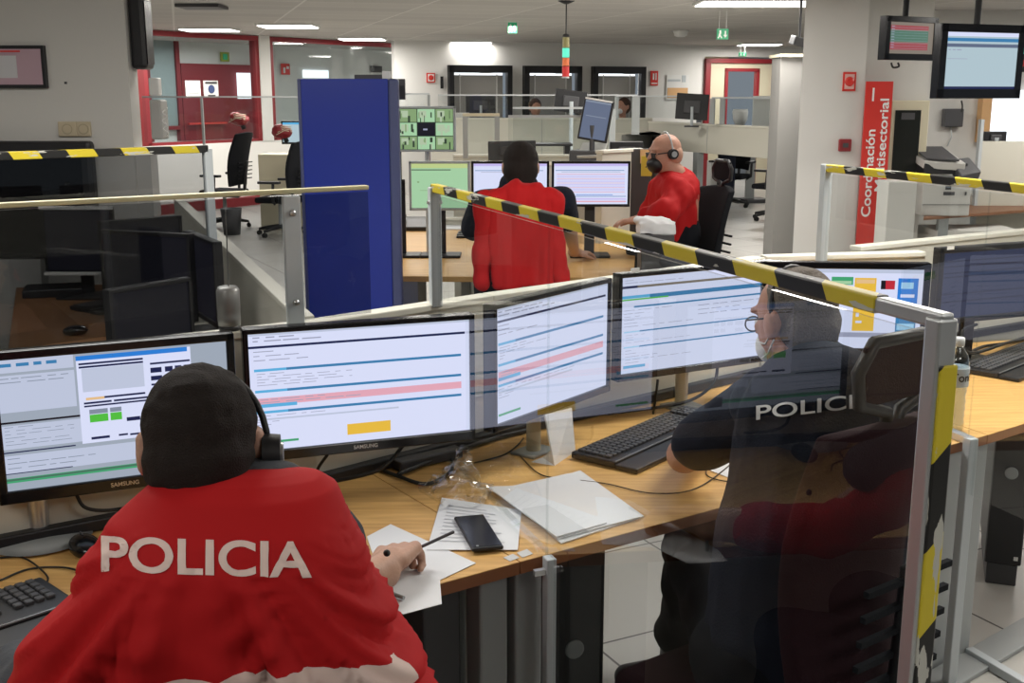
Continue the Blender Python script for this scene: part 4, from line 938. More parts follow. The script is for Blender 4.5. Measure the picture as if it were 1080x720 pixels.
MB().box((-.02, 0, .42), (pw_ * .9, .4, .1)).build('output_bay', 'black', t, .01)
MB().hexa((-.22, -.2, .49), (.14, -.24, .47), (.14, .2, .56), (-.22, .2, .56), .07).build('scanner', 'printer_grey', t, .008)
MB().hexa((-.2, -.2, .515), (.08, -.24, .50), (.08, .2, .60), (-.2, .2, .60), .015).build('scanner_lid', 'dark_grey', t, .004)
MB().hexa((.08, -.3, .36), (.28, -.26, .40), (.22, -.1, .52), (.04, -.12, .5), .1).build('control_panel', 'dark_grey', t, .015)
p = on(1045, 216, .62); t = tag(MB().box((0, 0, .045), (.4, .28, .09)).build('paper_box', 'box_white', None, .004), 'flat white carton on the brown table right of the printer', 'box'); t.location = (p.x, p.y + .12, .62); t.rotation_euler = (0, 0, .0)
a, c_ = at(988, 245, 10.3), at(1078, 240, 10.3); t = tag(MB().b2((a.x, 10.3, 0), (c_.x, 10.8, at(1030, 243, 10.3).z)).build('carton', 'box_white', None, .006), 'large pale carton on the floor under the brown table', 'box')
t = thing('desk_screen', 'grey screen beyond the printer table at the right edge', 'desk screen', (at(1036, 150, 11.2).x, 11.2, 0)); MB().b2((0, 0, .0), (1.2, .05, at(1050, 149, 11.2).z)).build('screen_panel', 'panel_beige', t, .004); MB().b2((-.03, -.01, 0), (0, .06, at(1040, 126, 11.2).z)).build('post', 'alu_flat', t)
p = at(1050, 144, 11.5); back_mon('small dark monitor over the grey screen below the large television', 1050, 145, .22, .12, 11.5, 0, 0)

# ================================================================ CENTRE DESK (officer seen from behind)
cz = .74
d0, d1, d2, d3 = on(405, 291, cz), on(668, 293, cz), on(672, 238, cz), on(415, 236, cz)
# front edge is straight
t = thing('desk', 'wooden desk of the middle workplace with grey legs', 'desk', (d0.x, d0.y, 0)); o_ = Vector((d0.x, d0.y, 0))
MB().prism([d0 - o_, d1 - o_, d2 - o_, d3 - o_], cz - .03, cz).build('desktop', 'wood', t, .003)
for x in (430, 655):
    q = on(x, 292, cz); MB().box((q.x - o_.x, q.y - o_.y + .35, .355), (.1 if x < 500 else .06, .6, .708)).build('leg', 'leg_grey', t, .003)
p = at(665, 270, 6.3)
YB = on(540, 238, cz).y
pod_screen('beige screen standing on the rear edge of the middle desk', 424, 232, 672, 232, YB + .02, YB + .02, .5)
def cm(label, x0, y0, x1, y1, Y, pic, body='black_gloss', rz=0, **k):
    a, c_ = at(x0, y0, Y), at(x1, y1, Y); w, h = c_.x - a.x, a.z - c_.z
    return monitor(label, ((a.x + c_.x) / 2, Y, cz), rz, w, h, c_.z - cz, pic, stand=k.pop('stand', 'flat'), bez=.014, chin=.016, logo=None, body=body, **k)
Ym = 6.75
cm('green tinted monitor at the left of the middle desk', 431, 170, 496, 222, Ym, ui_green(), 'alu_flat')
cm('white screened monitor directly behind the head of the centre officer', 497, 170, 579, 219, Ym + .05, ui_table()[:6])
cm('wide monitor showing a lilac table at the right of the middle desk', 582, 170, 664, 218, Ym, ui_table())
p0, p1 = at(418, 112, 6.9), at(481, 160, 6.9)
t = monitor('monitor with nine green camera pictures raised above the middle desk', ((p0.x + p1.x) / 2, 6.9, cz), 0, p1.x - p0.x, p0.z - p1.z, p1.z - cz, ui_cctv(), stand='arm', bez=.014, chin=.012, logo=None, body='alu_flat')
cm('black monitor seen edge-on between the blue panel and the green screen', 417, 160, 424, 208, Ym, ui_blank())
t = tag(MB().box((0, 0, .03), (.34, .2, .06)).build('docking_station', 'black', None, .008), 'black device box on the left of the middle desk', 'device'); q = on(437, 238, cz); t.location = (q.x, q.y, cz)
t = thing('desk_telephone', 'black desk telephone at the left end of the middle desk', 'telephone', (q.x + .02, q.y - .25, cz)); MB().hexa((-.1, -.1, .03), (.1, -.1, .03), (.1, .1, .07), (-.1, .1, .07), .03).build('body', 'black', t, .006); MB().cap((-.08, -.07, .07), .02, (-.08, .08, .09), .02).build('handset', 'black', t)
a, b_ = on(483, 247, cz), on(505, 247, cz)
keyboard('black keyboard on the middle desk in front of the centre officer', (a.x, a.y, cz), (a.x + .42, a.y, cz), None)
tag(MB().box((0, 0, .004), (.4, .28, .006)).build('paper_sheet', 'paper'), 'white papers on the middle desk below the green screen', 'paper').location = on(492, 240, cz)
# walkie-talkies at the right of the middle desk
q = on(661, 246, cz)
t = thing('two_way_radio', 'black two-way radio with antenna at the right end of the middle desk', 'radio', (q.x, q.y, cz)); MB().box((0, 0, .07), (.06, .04, .14)).build('body', 'black', t, .008); MB().cyl((-.015, 0, .14), (-.015, 0, .3), .008, .005, 8).build('antenna', 'black', t); MB().cyl((.018, 0, .14), (.018, 0, .16), .008, n=10).build('knob', 'dark_grey', t)
q = on(651, 246, cz); t = tag(MB().ell((0, 0, .04), (.055, .07, .04)).build('computer_mouse', 'black'), 'black rounded device left of the two-way radio', 'device'); t.location = (q.x, q.y, cz)
p0 = at(632, 250, 6.4); t = tag(MB().b2((at(587, 300, 6.5).x, 6.55, .05), (at(652, 300, 6.5).x, 6.85, .66)).build('pedestal', 'black', None, .006), 'black cabinet under the right half of the middle desk', 'cabinet')
tag(MB().b2((at(438, 300, 6.5).x, 6.5, .02), (at(452, 300, 6.5).x + .12, 6.9, .45)).build('computer_tower', 'black', None, .006), 'black computer under the left end of the middle desk', 'computer')
tag(MB().b2((at(605, 300, 4.8).x, 4.85, .02), (at(660, 300, 4.8).x, 5.25, .47)).build('pedestal', 'panel_grey', None, .006), 'grey pedestal behind the near desk screen, right of the hanging sleeve', 'pedestal')
# items between the pod and the near desk, below the bald officer
q = at(690, 255, 5.9)
t = thing('side_shelf', 'grey shelf with papers below the white pile', 'shelf', (q.x, q.y, 0)); MB().box((0, 0, .52), (.42, .4, .03)).build('shelf_board', 'panel_grey', t, .004); MB().box((.0, 0, .25), (.3, .3, .5)).build('base', 'leg_grey', t, .004)
t = tag(MB().box((0, 0, .0), (.26, .22, .02)).build('paper_stack', 'paper', None, .002), 'white sheets just over the near monitor on the grey shelf', 'paper'); t.location = (at(684, 284, 5.85).x, 5.8, .55)
t = tag(MB().ell((0, 0, 0), (.1, .1, .05)).build('stool', 'grey_fabric'), 'dark grey round stool top behind the near officer monitor', 'stool'); t.location = at(717, 276, 5.4); s_ = MB().cyl((0, 0, -t.location.z), (0, 0, -.03), .02).build('stool_leg', 'leg_grey', t)

# ---- centre officer
YC = 5.55
hc = at(549, 178, YC)
def P3(x, y, Y): return at(x, y, Y)
neck = at(548, 196, YC); shL = at(508, 214, YC); shR = at(592, 212, YC)
elL = at(498, 243, YC + .12); wrL = at(512, 252, YC + .5); elR = at(600, 238, YC + .2); wrR = on(626, 266, cz + .04)
body = MB(); M = head_caps(body, hc, (0, 1, -.25)); body.cap(hc + Vector((0, -.01, -.07)), .056, neck + Vector((0, 0, -.03)), .062); body.cap(neck + Vector((0, .0, -.2)), .13, Vector((neck.x, YC, .55)), .13)
body.cap(shL, .05, elL, .042); body.cap(elL, .04, wrL, .028); body.cap(shR, .05, elR, .042)
wrR = on(606, 266, cz + .05)
body.cap(elR, .042, wrR, .03)
hand_caps(body, wrR, (.7, .5, -.1), (0, 0, 1), 1, .5); hand_caps(body, wrL, (.5, .8, -.1), (0, 0, 1), -1, .5)
per = blob('person', body, ['skin_arm'], None, .009, 2); tag(per, 'police officer seen from behind at the middle desk, dark shirt, red jacket on his chair', 'person')
h = MB(); h.M = M; h.ell((0, -.02, .04), (.088, .105, .092)); h.ell((0, -.045, -.015), (.086, .078, .085)); h.ell((0, -.05, -.06), (.07, .06, .05)); blob('hair', h, ['hair_dark'], per, .008, 1)
s_ = MB(); s_.cap(shL, .07, shR, .07); s_.ell((neck.x, YC, neck.z - .1), (.19, .12, .1)); s_.cap((neck.x, YC, neck.z - .2), .17, (neck.x, YC, .55), .17); s_.cap(shL, .068, elL * .9 + shL * .1, .062); s_.cap(shR, .068, elR * .8 + shR * .2, .06); s_.cap(neck + Vector((-.03, 0, .0)), .068, neck + Vector((.03, 0, 0)), .068)
blob('shirt', s_, ['navy_fabric'], per, .012, 3, folds(.01, 8))
tr = MB(); tr.cap((neck.x - .1, YC, .5), .1, (neck.x - .16, YC + .45, .52), .08); tr.cap((neck.x + .1, YC, .5), .1, (neck.x + .16, YC + .45, .52), .08); tr.cap((neck.x - .16, YC + .45, .52), .07, (neck.x - .16, YC + .45, .1), .055); tr.cap((neck.x + .16, YC + .45, .52), .07, (neck.x + .16, YC + .45, .1), .055); tr.cap((neck.x - .1, YC, .5), .12, (neck.x + .1, YC, .5), .12)
blob('trousers', tr, ['trouser_fabric'], per, .015, 2)
sh = MB(); 
for q in (-.16, .16): sh.cap((neck.x + q, YC + .45, .05), .045, (neck.x + q, YC + .6, .04), .04)
blob('shoes', sh, ['black'], per, .012, 2)
ch = office_chair('black office chair under the red jacket of the centre officer', (neck.x, YC - .02, 0), 0, back_h=.5, recl=.1)
# red jacket draped over the back, sleeves hanging
YJ = YC - .36
jk = MB()
def jl(x, y, dy=0.): return at(x, y, YJ + dy)
tp_ = jl(548, 197); 
jk.cap(jl(516, 212), .055, jl(580, 210), .055); jk.cap(jl(535, 203), .05, jl(563, 203), .05)
q0, q1, q2, q3 = jl(512, 205), jl(586, 203), jl(583, 303), jl(520, 303); w_ = MB()
jk.hexa(q3 + Vector((0, -.06, 0)), q2 + Vector((0, -.06, 0)), q1 + Vector((0, -.05, 0)), q0 + Vector((0, -.05, 0)), .12)
jo = blob('jacket', jk, ['red_fabric'], None, .011, 8, folds(.03, 6, (2.4, 1, .5))); tag(jo, 'red police jacket hanging over the chair of the centre officer', 'jacket')
sl = MB(); sl.cap(jl(513, 215), .058, jl(512, 250), .052); sl.cap(jl(512, 250), .052, jl(508, 296, -.02), .042); blob('sleeve', sl, ['red_fabric'], jo, .01, 3, folds(.015, 9))
sl = MB(); sl.cap(jl(583, 213), .058, jl(583, 250), .05); sl.cap(jl(583, 250), .05, jl(593, 296, -.02), .04); blob('sleeve', sl, ['red_fabric'], jo, .01, 3, folds(.015, 9, seed=3))

# ---- bald officer in profile
Yd = 7.0
hb = at(701, 162, Yd)
bd = MB(); fdir = (-1, -.35, -.12); M = head_caps(bd, hb, fdir)
nk = at(712, 183, Yd); shN = at(716, 200, Yd - .15); shF = at(700, 198, Yd + .25); elN = at(703, 222, Yd - .3); wrN = at(672, 232, Yd - .2)
bd.cap(hb + Vector((.02, .0, -.07)), .06, nk, .066); bd.cap(at(713, 205, Yd), .14, at(712, 245, Yd), .14); bd.cap(elN, .045, wrN, .03); hand_caps(bd, wrN, (-1, .1, -.1), (0, 0, 1), 1, .5)
bo = blob('person', bd, ['skin'], None, .008, 2); tag(bo, 'bald police officer in red jacket, black mask and headset seated in profile', 'person')
jk = MB(); jk.ell(at(713, 203, Yd), (.15, .2, .15)); jk.cap(at(713, 207, Yd), .155, at(708, 240, Yd), .17); jk.cap(shN, .085, elN, .075); jk.cap(elN, .072, at(680, 230, Yd - .22), .05); jk.cap(at(706, 190, Yd), .075, at(710, 196, Yd), .09); jk.cap(shF, .08, at(688, 222, Yd + .3), .07)
blob('jacket', jk, ['red_fabric'], bo, .011, 5, folds(.035, 8, (1, 1, .7)))
mk = MB(); mk.M = M; mk.ell((0, .068, -.055), (.058, .052, .056)); mk.ell((0, .10, -.05), (.03, .025, .03)); blob('face_mask', mk, ['black'], bo, .007, 1)
gl = MB(); gl.M = M; gl.tube([(-.083, -.005, .012), (-.07, .08, .012)], .003); gl.tube([(.083, -.005, .012), (.07, .08, .012)], .003); gl.box((0, .092, .012), (.13, .008, .008)); gl.box((-.035, .095, .0), (.05, .004, .03)); gl.box((.035, .095, .0), (.05, .004, .03)); gl.build('glasses', 'black', bo)
hr = MB(); hr.M = M; hr.ell((0, -.045, -.01), (.081, .07, .075)); blob('hair_stubble', hr, ['skin_arm'], bo, .008, 1)
tr = MB(); tr.cap(at(712, 245, Yd), .16, at(675, 262, Yd - .1), .09); tr.cap(at(675, 262, Yd - .1), .08, (at(675, 262, Yd - .1).x, Yd - .1, .1), .06); tr.cap((at(675, 262, Yd - .1).x, Yd - .1, .05), .045, (at(660, 262, Yd - .1).x, Yd - .15, .04), .04); blob('trousers', tr, ['trouser_fabric'], bo, .014, 2)
headset('black headset with grey band worn by the bald officer', M, 'alu_flat')
cp = at(726, 240, Yd); office_chair('black high-backed chair with mesh headrest behind the bald officer', (at(708, 240, Yd).x, Yd, 0), PI / 2 + .35, head=True, back_h=.58, recl=.18)
# pile of white clothes/bag below him
q = at(692, 236, 6.3); g = MB(); g.box((0, 0, -.02), (.2, .16, .06)); g.ell((-.02, 0, .02), (.1, .08, .02)); g.box((.02, 0, .015), (.17, .1, .02), .2)
o = blob('paper_bag', g, ['paper'], None, .01, 2, folds(.02, 12)); o.location = q; tag(o, 'crumpled white bag on the grey shelf in front of the bald officer', 'bag')
tag(MB().b2((-.09, -.1, -q.z + .55), (.09, .1, -.05)).build('box', 'dark_grey', None, .004), 'dark box under the crumpled white bag', 'box').location = q
# yellow and orange notes on the partition by his screens
t = tag(MB().box((0, 0, 0), (.06, .01, .09)).build('sticky_note', 'orange_paper'), 'orange note pinned left of the bald officer', 'note'); t.location = at(680, 165, 7.6)
t = tag(MB().box((0, 0, 0), (.07, .02, .13)).build('folder', 'yellow_paper'), 'yellow folder under the orange note left of the bald officer', 'folder'); t.location = at(682, 175, 7.5)
t = tag(MB().b2((at(659, 200, 7.6).x, 7.6, .3), (at(686, 200, 7.6).x, 7.64, at(670, 157, 7.6).z)).build('desk_screen', 'dark_grey', None, .004), 'dark screen between end screen and bald officer', 'desk screen')
# ================================================================ NEAR WORKPLACES
DZ = .74
FA = on(457, 617, DZ); FD = on(1040, 458, DZ); FJ = on(548, 592, DZ)
fu = (on(999, 470, DZ) - FA).normalized()
FD = FA + fu * ((FD - FA).dot(fu)); FJ = FA + fu * ((FJ - FA).dot(fu)); F0 = FA - fu * 1.45
BP = [on(-150, 606, DZ), on(335, 510, DZ), on(520, 462, DZ), on(800, 395, DZ)]
inn = Vector((-fu.y, fu.x, 0))                    # from the aisle towards the screens
BJ = FJ + inn * .69; 
def loc(t): return Vector((t.location.x, t.location.y, 0))
def desk(label, poly, legs):
    t = thing('desk', label, 'desk', (poly[0].x, poly[0].y, 0), 0, 'wooden desks of the near row'); o = Vector((poly[0].x, poly[0].y, 0))
    MB().mt(1).prism([p - o for p in poly], DZ - .028, DZ - .002).mt(0).prism([p - o for p in poly], DZ - .002, DZ).build('desktop', ['wood', 'wood_edge'], t)
    for (p, w, d, nm) in legs:
        q = p - o; MB().box((q.x, q.y, (DZ - .03) / 2), (w, d, DZ - .032), ang((0, 0), fu)).build(nm, 'leg_grey', t, .006)
    return t
g = .0015
LA = FJ - fu * .045 + inn * .1
desk('wooden desk of the officer in the red jacket', [F0, FJ - fu * g, FJ + inn * .735 - fu * g, BP[1] + Vector((.0, .0, 0)), BP[0], F0 + inn * .35 - fu * .1],
     [(FJ - fu * .045 + inn * .06, .07, .06, 'leg'), (FJ - fu * .045 + inn * .45, .07, .5, 'leg'), (F0 + fu * .1 + inn * .3, .07, .4, 'leg')])
BD = FD + inn * .86
desk('wooden desk of the officer with POLICIA lettered on dark clothing', [FJ + fu * g, FD - fu * g, Vector((1.0, 3.93, 0)), BP[3], BP[2], FJ + inn * .735 + fu * g],
     [(FJ + fu * .045 + inn * .06, .07, .06, 'leg'), (FD - fu * .06 + inn * .10, .07, .09, 'leg'), (FD - fu * .06 + inn * .5, .07, .4, 'leg')])
fd2 = on(1080, 446, DZ); e2 = (fd2 - FD).normalized()
desk('wooden desk at the right edge with keyboard and dark monitor', [FD + fu * g, FD + fu * .9 + inn * .04, Vector((2.45, 4.55, 0)), Vector((1.75, 4.36, 0)), Vector((1.26, 4.02, 0)), Vector((1.004, 3.935, 0))],
     [(FD + fu * .06 + inn * .10, .07, .09, 'leg'), (FD + fu * .06 + inn * .5, .07, .4, 'leg')])
# rails of the floor frame at the right desk
a, b_ = on(1022, 682, .03), on(1100, 728, .03)
t = tag(MB().wall(a, b_, 0.002, .03, .03).build('floor_rail', 'alu_flat', None, .003), 'grey metal floor rail running from the desk legs at the lower right', 'rail')
a, b_ = on(1100, 655, .01), on(985, 722, .01)
t = tag(MB().wall(a, b_, 0.001, .016, .1).build('cable_ramp', 'leg_grey', None, .003), 'flat grey strip on the floor crossing the lower right corner', 'floor strip')

# desk screens (beige office partitions)
PZ = 1.135
def part_screen(label, pts, z1=PZ, z0=.64, m='panel_beige'):
    t = thing('desk_screen', label, 'desk screen', (pts[0][0], pts[0][1], 0), 0, 'beige screens behind the near desks'); o = Vector((pts[0][0], pts[0][1], 0))
    pts = [Vector((p[0], p[1], 0)) - o for p in pts]; w = MB(); c_ = MB(); s_ = MB(); k_ = MB()
    for p, q in zip(pts, pts[1:]):
        w.wall(p, q, z0, z1, .04, 1); c_.wall(p, q, z1, z1 + .018, .055, .8); s_.wall(p, q, DZ + .13, DZ + .135, .003, -1); k_.wall(p, q, DZ + .002, DZ + .03, .03, -1)
    w.build('screen_panel', m, t); c_.build('top_cap', 'panel_top', t, .003); s_.build('panel_joint', 'panel_grey', t); k_.build('cable_channel', 'black', t, .004)
    return t
part_screen('beige screen behind the monitors of the red jacket officer', BP[:3], z0=.0)  # closed down to the floor to darken what the big guard mirrors
part_screen('beige screen behind the monitors of the dark uniformed officer', BP[2:])
B5 = Vector((1.46, 3.99, 0))
part_screen('short beige screen behind the web page monitor', [Vector((.872, 3.875, 0)), B5])
part_screen('angled beige screen behind the dark monitor at the right edge', [Vector((1.27, 4.13, 0)), Vector((1.74, 4.42, 0)), Vector((2.6, 4.95, 0))])

# ---- monitors
M1 = mon_px('monitor left of the red jacket officer showing grey lists and a white window', (0, 374), (254, 347), (254, 499), (0, 533), .11, ui_desk(), chin=.028, sx=-.18)
M2 = mon_px('monitor right of the red jacket officer showing blue bars and a yellow box', (259, 347), (499, 331), (501, 463), (262, 488), .11, ui_form(), chin=.026, bez=.013, stand='wall')
M3 = mon_px('steeply turned monitor with pale form standing left of the dark uniformed officer', (515, 325), (638, 292), (642, 412), (520, 457), .13, ui_form(21, yellow=False), stand='column', bez=.013, chin=.02, logo=None)
M4 = mon_px('white screened monitor in front of the dark uniformed officer', (645, 291), (806, 274), (812, 380), (650, 403), .13, ui_form2(), stand='column', bez=.013, chin=.022, logo=None)
M5 = mon_px('monitor with a colourful web page behind the head of the dark uniformed officer', (800, 276), (975, 277), (975, 375), (800, 372), .18, ui_web(), bez=.02, chin=.02, logo=None, stand='flat')
M6 = mon_px('dim blue monitor turned aside at the right edge behind the keyboard', (980, 273), (1084, 245), (1084, 333), (985, 343), .17, ui_dim(), bez=.02, chin=.02, logo=None, stand='flat', body='black')
for i, (m_, x, y) in enumerate(((M4, .30, .0), (M6, .12, 0))):
    MB().box((-.24 + i * .06, -.008, 0), (.03, .002, .012)).build('sticker', 'sign_white', m_, 0, Matrix.Translation((0, 0, {0: .13 + .33, 1: .17 + .27}[i])))
# white folded leaflet leaning on the silver stand of M3
a, b_, c_ = on(560, 488, DZ), on(606, 491, DZ), on(590, 470, DZ)
g = MB(); p1, p2 = on(560, 487, DZ), on(585, 491, DZ); tp1 = at(575, 437, p2.y + .02); tp2 = at(603, 430, p2.y + .1); p3 = on(607, 476, DZ)
g.hexa(p2, p3, tp2, tp1, .004); g.hexa(p1, p2, p2.lerp(tp1, .3), p1 + Vector((.03, .01, .01)), .004)
tag(g.build('leaflet', 'paper'), 'white folded leaflet standing under the steeply turned monitor', 'leaflet')

# ---- keyboards and desk things
a, b_ = on(-75, 655, DZ), on(44, 618, DZ)
keyboard('black keyboard at the left picture edge beside the red jacket', a, b_, None)
a, b_ = on(602, 484, DZ), on(720, 434, DZ)
keyboard('black keyboard with silver line under the fist of the dark uniformed officer', a, b_, None, dm=.14)
a, b_ = on(1008, 392, DZ), on(1078, 366, DZ)
keyboard('black keyboard right of the water bottle', a, b_ + (b_ - a) * .35, None, dm=.15)
def on_line(pts, z=DZ + .0035): return [on(x, y, z) for x, y in pts]
cable('mouse_cable', 'thin black cable on the left desk top beside the monitor stand', on_line([(0, 588), (25, 588), (50, 608), (42, 622)]), .002)
cable('keyboard_cable', 'thin black cable curving to the left keyboard', on_line([(0, 612), (30, 600), (66, 598), (90, 604)]), .0022)
p = on(90, 583, DZ); t = thing('computer_mouse', 'black computer mouse left of the red jacket', 'mouse', (p.x, p.y, DZ), .6); MB().ell((0, 0, .016), (.032, .055, .022)).build('body', 'black_gloss', t); MB().box((0, .02, .037), (.004, .02, .006)).build('scroll_wheel', 'dark_grey', t, .001)
def bundle(name, lab, pts, r): return cable(name, lab, pts, r)
z0 = DZ + .01
bundle('monitor_cable', 'black cable hanging below the left monitor', [at(80, 520, 2.36), at(90, 535, 2.36), at(115, 538, 2.38), at(150, 532, 2.42)], .004)
bundle('monitor_cable', 'black cable from the blue bar monitor down to the screen base', [at(425, 470, 2.72), on(400, 495, .80), on(350, 508, DZ + .02), on(338, 512, DZ + .01)], .005)
bundle('monitor_cable', 'black cable loop on the desk behind the clear bag', on_line([(395, 492), (420, 502), (450, 510), (475, 497), (476, 480), (468, 466)], DZ + .006), .005)
bundle('monitor_cable', 'two black cables hanging left under the blue bar monitor', [at(345, 480, 2.62), on(335, 495, DZ + .06), on(338, 505, DZ + .02)], .004)
bundle('monitor_cable', 'black cable hanging below the white screened monitor', [at(757, 385, 3.45), at(752, 405, 3.4), at(728, 422, 3.38), on(690, 430, DZ + .02), on(640, 436, DZ + .01)], .005)
bundle('monitor_cable', 'short black cable dropping behind the steeply turned monitor', [at(694, 400, 3.3), at(692, 415, 3.3), on(689, 436, DZ + .01)], .004)
bundle('power_cable', 'thick black cable along the foot of the screen near the leaflet', on_line([(420, 500), (470, 480), (520, 462), (560, 452), (580, 446)], DZ + .012), .006)
bundle('keyboard_cable', 'thin black cable from the leaflet towards the papers', on_line([(500, 488), (530, 480), (545, 470), (552, 462)]), .0022)
bundle('keyboard_cable', 'thin black cable curling beside the near black keyboard', on_line([(548, 480), (570, 500), (600, 505), (640, 510), (690, 520), (740, 512), (790, 470), (760, 478), (745, 500), (775, 508), (790, 500)]), .0017)
bundle('monitor_cable', 'looped black cable under the dim blue monitor', [at(1030, 342, 3.95), at(1015, 350, 3.9), at(1022, 372, 3.85), on(1060, 362, DZ + .02), on(1080, 356, DZ + .01)], .006)
bundle('power_cable', 'black cable at the base of the right screen behind the keyboard', on_line([(1012, 378), (1035, 366), (1060, 362), (1085, 357)], DZ + .01), .006)
t = tag(MB().box((0, 0, .014), (.2, .04, .028)).build('power_strip', 'dark_grey', None, .005), 'dark cable box at the screen foot under the blue bar monitor', 'power strip'); p = on(452, 489, DZ); t.location = (p.x, p.y, DZ + .002); t.rotation_euler = (0, 0, R(38))

# papers
def sheet(label, px, n=0, th=.0012, name='paper_sheet', grp=None, z=DZ + .001):
    P = [on(x, y, z) for x, y in px]; t = MB().prism(P, z, z + th).build(name, 'paper'); return tag(t, label, 'paper', grp)
sheet('white paper under the writing hand of the red jacket officer', [(387, 566), (412, 553), (502, 594), (464, 612), (466, 637), (425, 648), (410, 636)])
sh_ = sheet('printed paper sheet beneath the smartphone', [(466, 525), (550, 538), (546, 580), (450, 580)], z=DZ + .0028)
P = [on(x, y, DZ + .005) for x, y in ((466, 525), (550, 538), (546, 580), (450, 580))]
g = MB()
rr = random.Random(3)
for k in range(11):
    v = .12 + k * .07; A_ = P[0].lerp(P[3], v); B_ = P[1].lerp(P[2], v); u0 = .1; n_ = rr.uniform(.5, .85)
    a_, b__ = A_.lerp(B_, .1), A_.lerp(B_, n_); c__, d__ = P[0].lerp(P[3], v + .018).lerp(P[1].lerp(P[2], v + .018), n_), P[0].lerp(P[3], v + .018).lerp(P[1].lerp(P[2], v + .018), .1)
    g.add([a_, b__, c__, d__], [(0, 1, 2, 3)])
g.build('print', mat('print_grey', (.55, .56, .6), .8), sh_)
for k, px in enumerate(([(533, 520), (612, 497), (679, 545), (592, 574)], [(524, 517), (600, 500), (675, 546), (588, 569)], [(514, 514), (560, 513), (640, 552), (587, 567)])):
    sheet(['lowest sheet of the paper pile at the base of the big clear guard', 'middle sheet of the paper pile at the base of the big clear guard', 'white topmost sheets of the paper pile beside the big clear guard'][k], px, th=.003, z=DZ + .001 + .0045 * (k))
sheet('white sheet in front of the dark uniformed officer beside his fist', [(722, 486), (766, 470), (832, 502), (790, 512)], z=DZ + .001)
sheet('white sheet on the desk edge below the forearm of the dark uniformed officer', [(778, 520), (800, 532), (872, 502), (832, 490)], z=DZ + .0035)
for px, l in (([(531, 588), (541, 584), (548, 588), (538, 592)], 'left'), ([(545, 583), (556, 579), (562, 584), (551, 588)], 'right')):
    P = [on(x, y, DZ + .0005) for x, y in px]; tag(MB().prism(P, DZ + .0005, DZ + .0012).build('tape_piece', 'paper_edge'), 'small clear white tape piece %s on the desk joint' % ('nearer to the smartphone' if l == 'left' else 'nearer to the guard leg'), 'tape')
# smartphone
a, b_, c_, d_ = [on(x, y, DZ + .006) for x, y in ((487, 547), (519, 545), (522, 580), (489, 583))]
mid = (a + b_ + c_ + d_) / 4; w = ((b_ - a).length + (c_ - d_).length) / 2; h = ((a - d_).length + (b_ - c_).length) / 2
t = thing('smartphone', 'black smartphone lying on the printed sheet', 'phone', (mid.x, mid.y, DZ + .006), ang(d_, c_) + .02)
MB().box((0, 0, .004), (w, h, .009)).build('case', 'black', t, .004, None, 3); MB().box((0, 0, .0088), (w * .92, h * .93, .001)).build('screen', 'black_gloss', t, .0004); MB().cyl((-w * .3, -h * .44, .0093), (-w * .3, -h * .44, .0098), .003, n=10).build('button', 'leg_grey', t)
# crumpled clear bag
q = on(482, 528, DZ); m_ = MB(); m_.ell((0, 0, .03), (.07, .06, .03)); m_.cap((-.06, .02, .02), .02, (.05, -.03, .02), .03); m_.cap((0, 0, .03), .045, (.015, .03, .11), .016); m_.cap((.0, 0, .03), .03, (.07, .01, .02), .02)
def crumple(co, no):
    k = Vector((co.x, co.y, co.z)) * 34; d = noise.cell_vector(k); return co + no * (noise.noise(k) * .018) + (d - Vector((.5, .5, .5))) * .012
o = blob('plastic_bag', m_, ['bag_film'], None, .0085, 1, crumple); o.data.polygons.foreach_set('use_smooth', [False] * len(o.data.polygons)); o.location = (q.x, q.y, DZ + .004); tag(o, 'crumpled clear plastic bag on the desk above the smartphone', 'bag')

# can on the screen top
p = onw(239, 348, BP[0], BP[1]); t = thing('metal_can', 'silver can with black bottom on top of the near screen', 'can', (p.x - .0, p.y + .03, PZ + .018))
MB().lathe((0, 0, 0), [(.024, 0), (.026, .012)], 24).build('black_bottom', 'black', t); MB().lathe((0, 0, 0), [(.026, .012), (.027, .03), (.0265, .032), (.0265, .05), (.027, .052), (.027, .095), (.022, .104)], 24).build('can_body', 'can_metal', t)
cable('loose_cable', 'thin cord dangling above the silver can', [Vector((p.x, p.y + .04, PZ + .12)), Vector((p.x, p.y + .045, PZ + .2)), Vector((p.x, p.y + .05, PZ + .3))], .0015, 'panel_grey')

# water bottle
p = on(1004, 453, DZ); t = thing('water_bottle', 'clear water bottle with handwritten label behind the striped post', 'bottle', (p.x, p.y, DZ))
prof = [(.028, 0), (.032, .006), (.033, .03), (.031, .04), (.033, .05), (.031, .06), (.033, .07), (.031, .08), (.033, .09), (.030, .105), (.033, .12), (.0335, .17), (.033, .20), (.027, .225), (.014, .245), (.013, .262)]
MB().lathe((0, 0, 0), prof, 28).build('bottle_body', 'bottle_pet', t)
MB().lathe((0, 0, .262), [(.0145, -.012), (.0155, 0), (.015, .012), (.012, .014)], 20).build('cap', 'white_plastic', t)
MB().lathe((0, 0, .135), [(.0342, 0), (.0345, .004), (.0345, .052), (.0342, .056)], 28).build('label_band', mat('label_blue', (.62, .68, .72), .4), t)
g = text_mesh('Toni', .034, .0004, .0004); 
for v in g.vertices:
    a_ = v.co.x / .0355 - PI / 2 + .1; v.co = Vector((.0355 * math.cos(a_), .0355 * math.sin(a_), .163 + v.co.y))
g.materials.clear(); g.materials.append(MATS['black']); link('handwriting', g, t)

# ---- the big clear guard between the two near officers
GF = onw(458, 193, BP[1], BP[2]); ZT = GF.z; GN = on(994, 326, ZT)
gu = (GN - GF).normalized(); GL = (GN - GF).length
def k_at(px):   # distance along the guard for a pixel column
    q = onw(px, 400, GF, GN); return (q - GF).dot(gu)
kd = 0
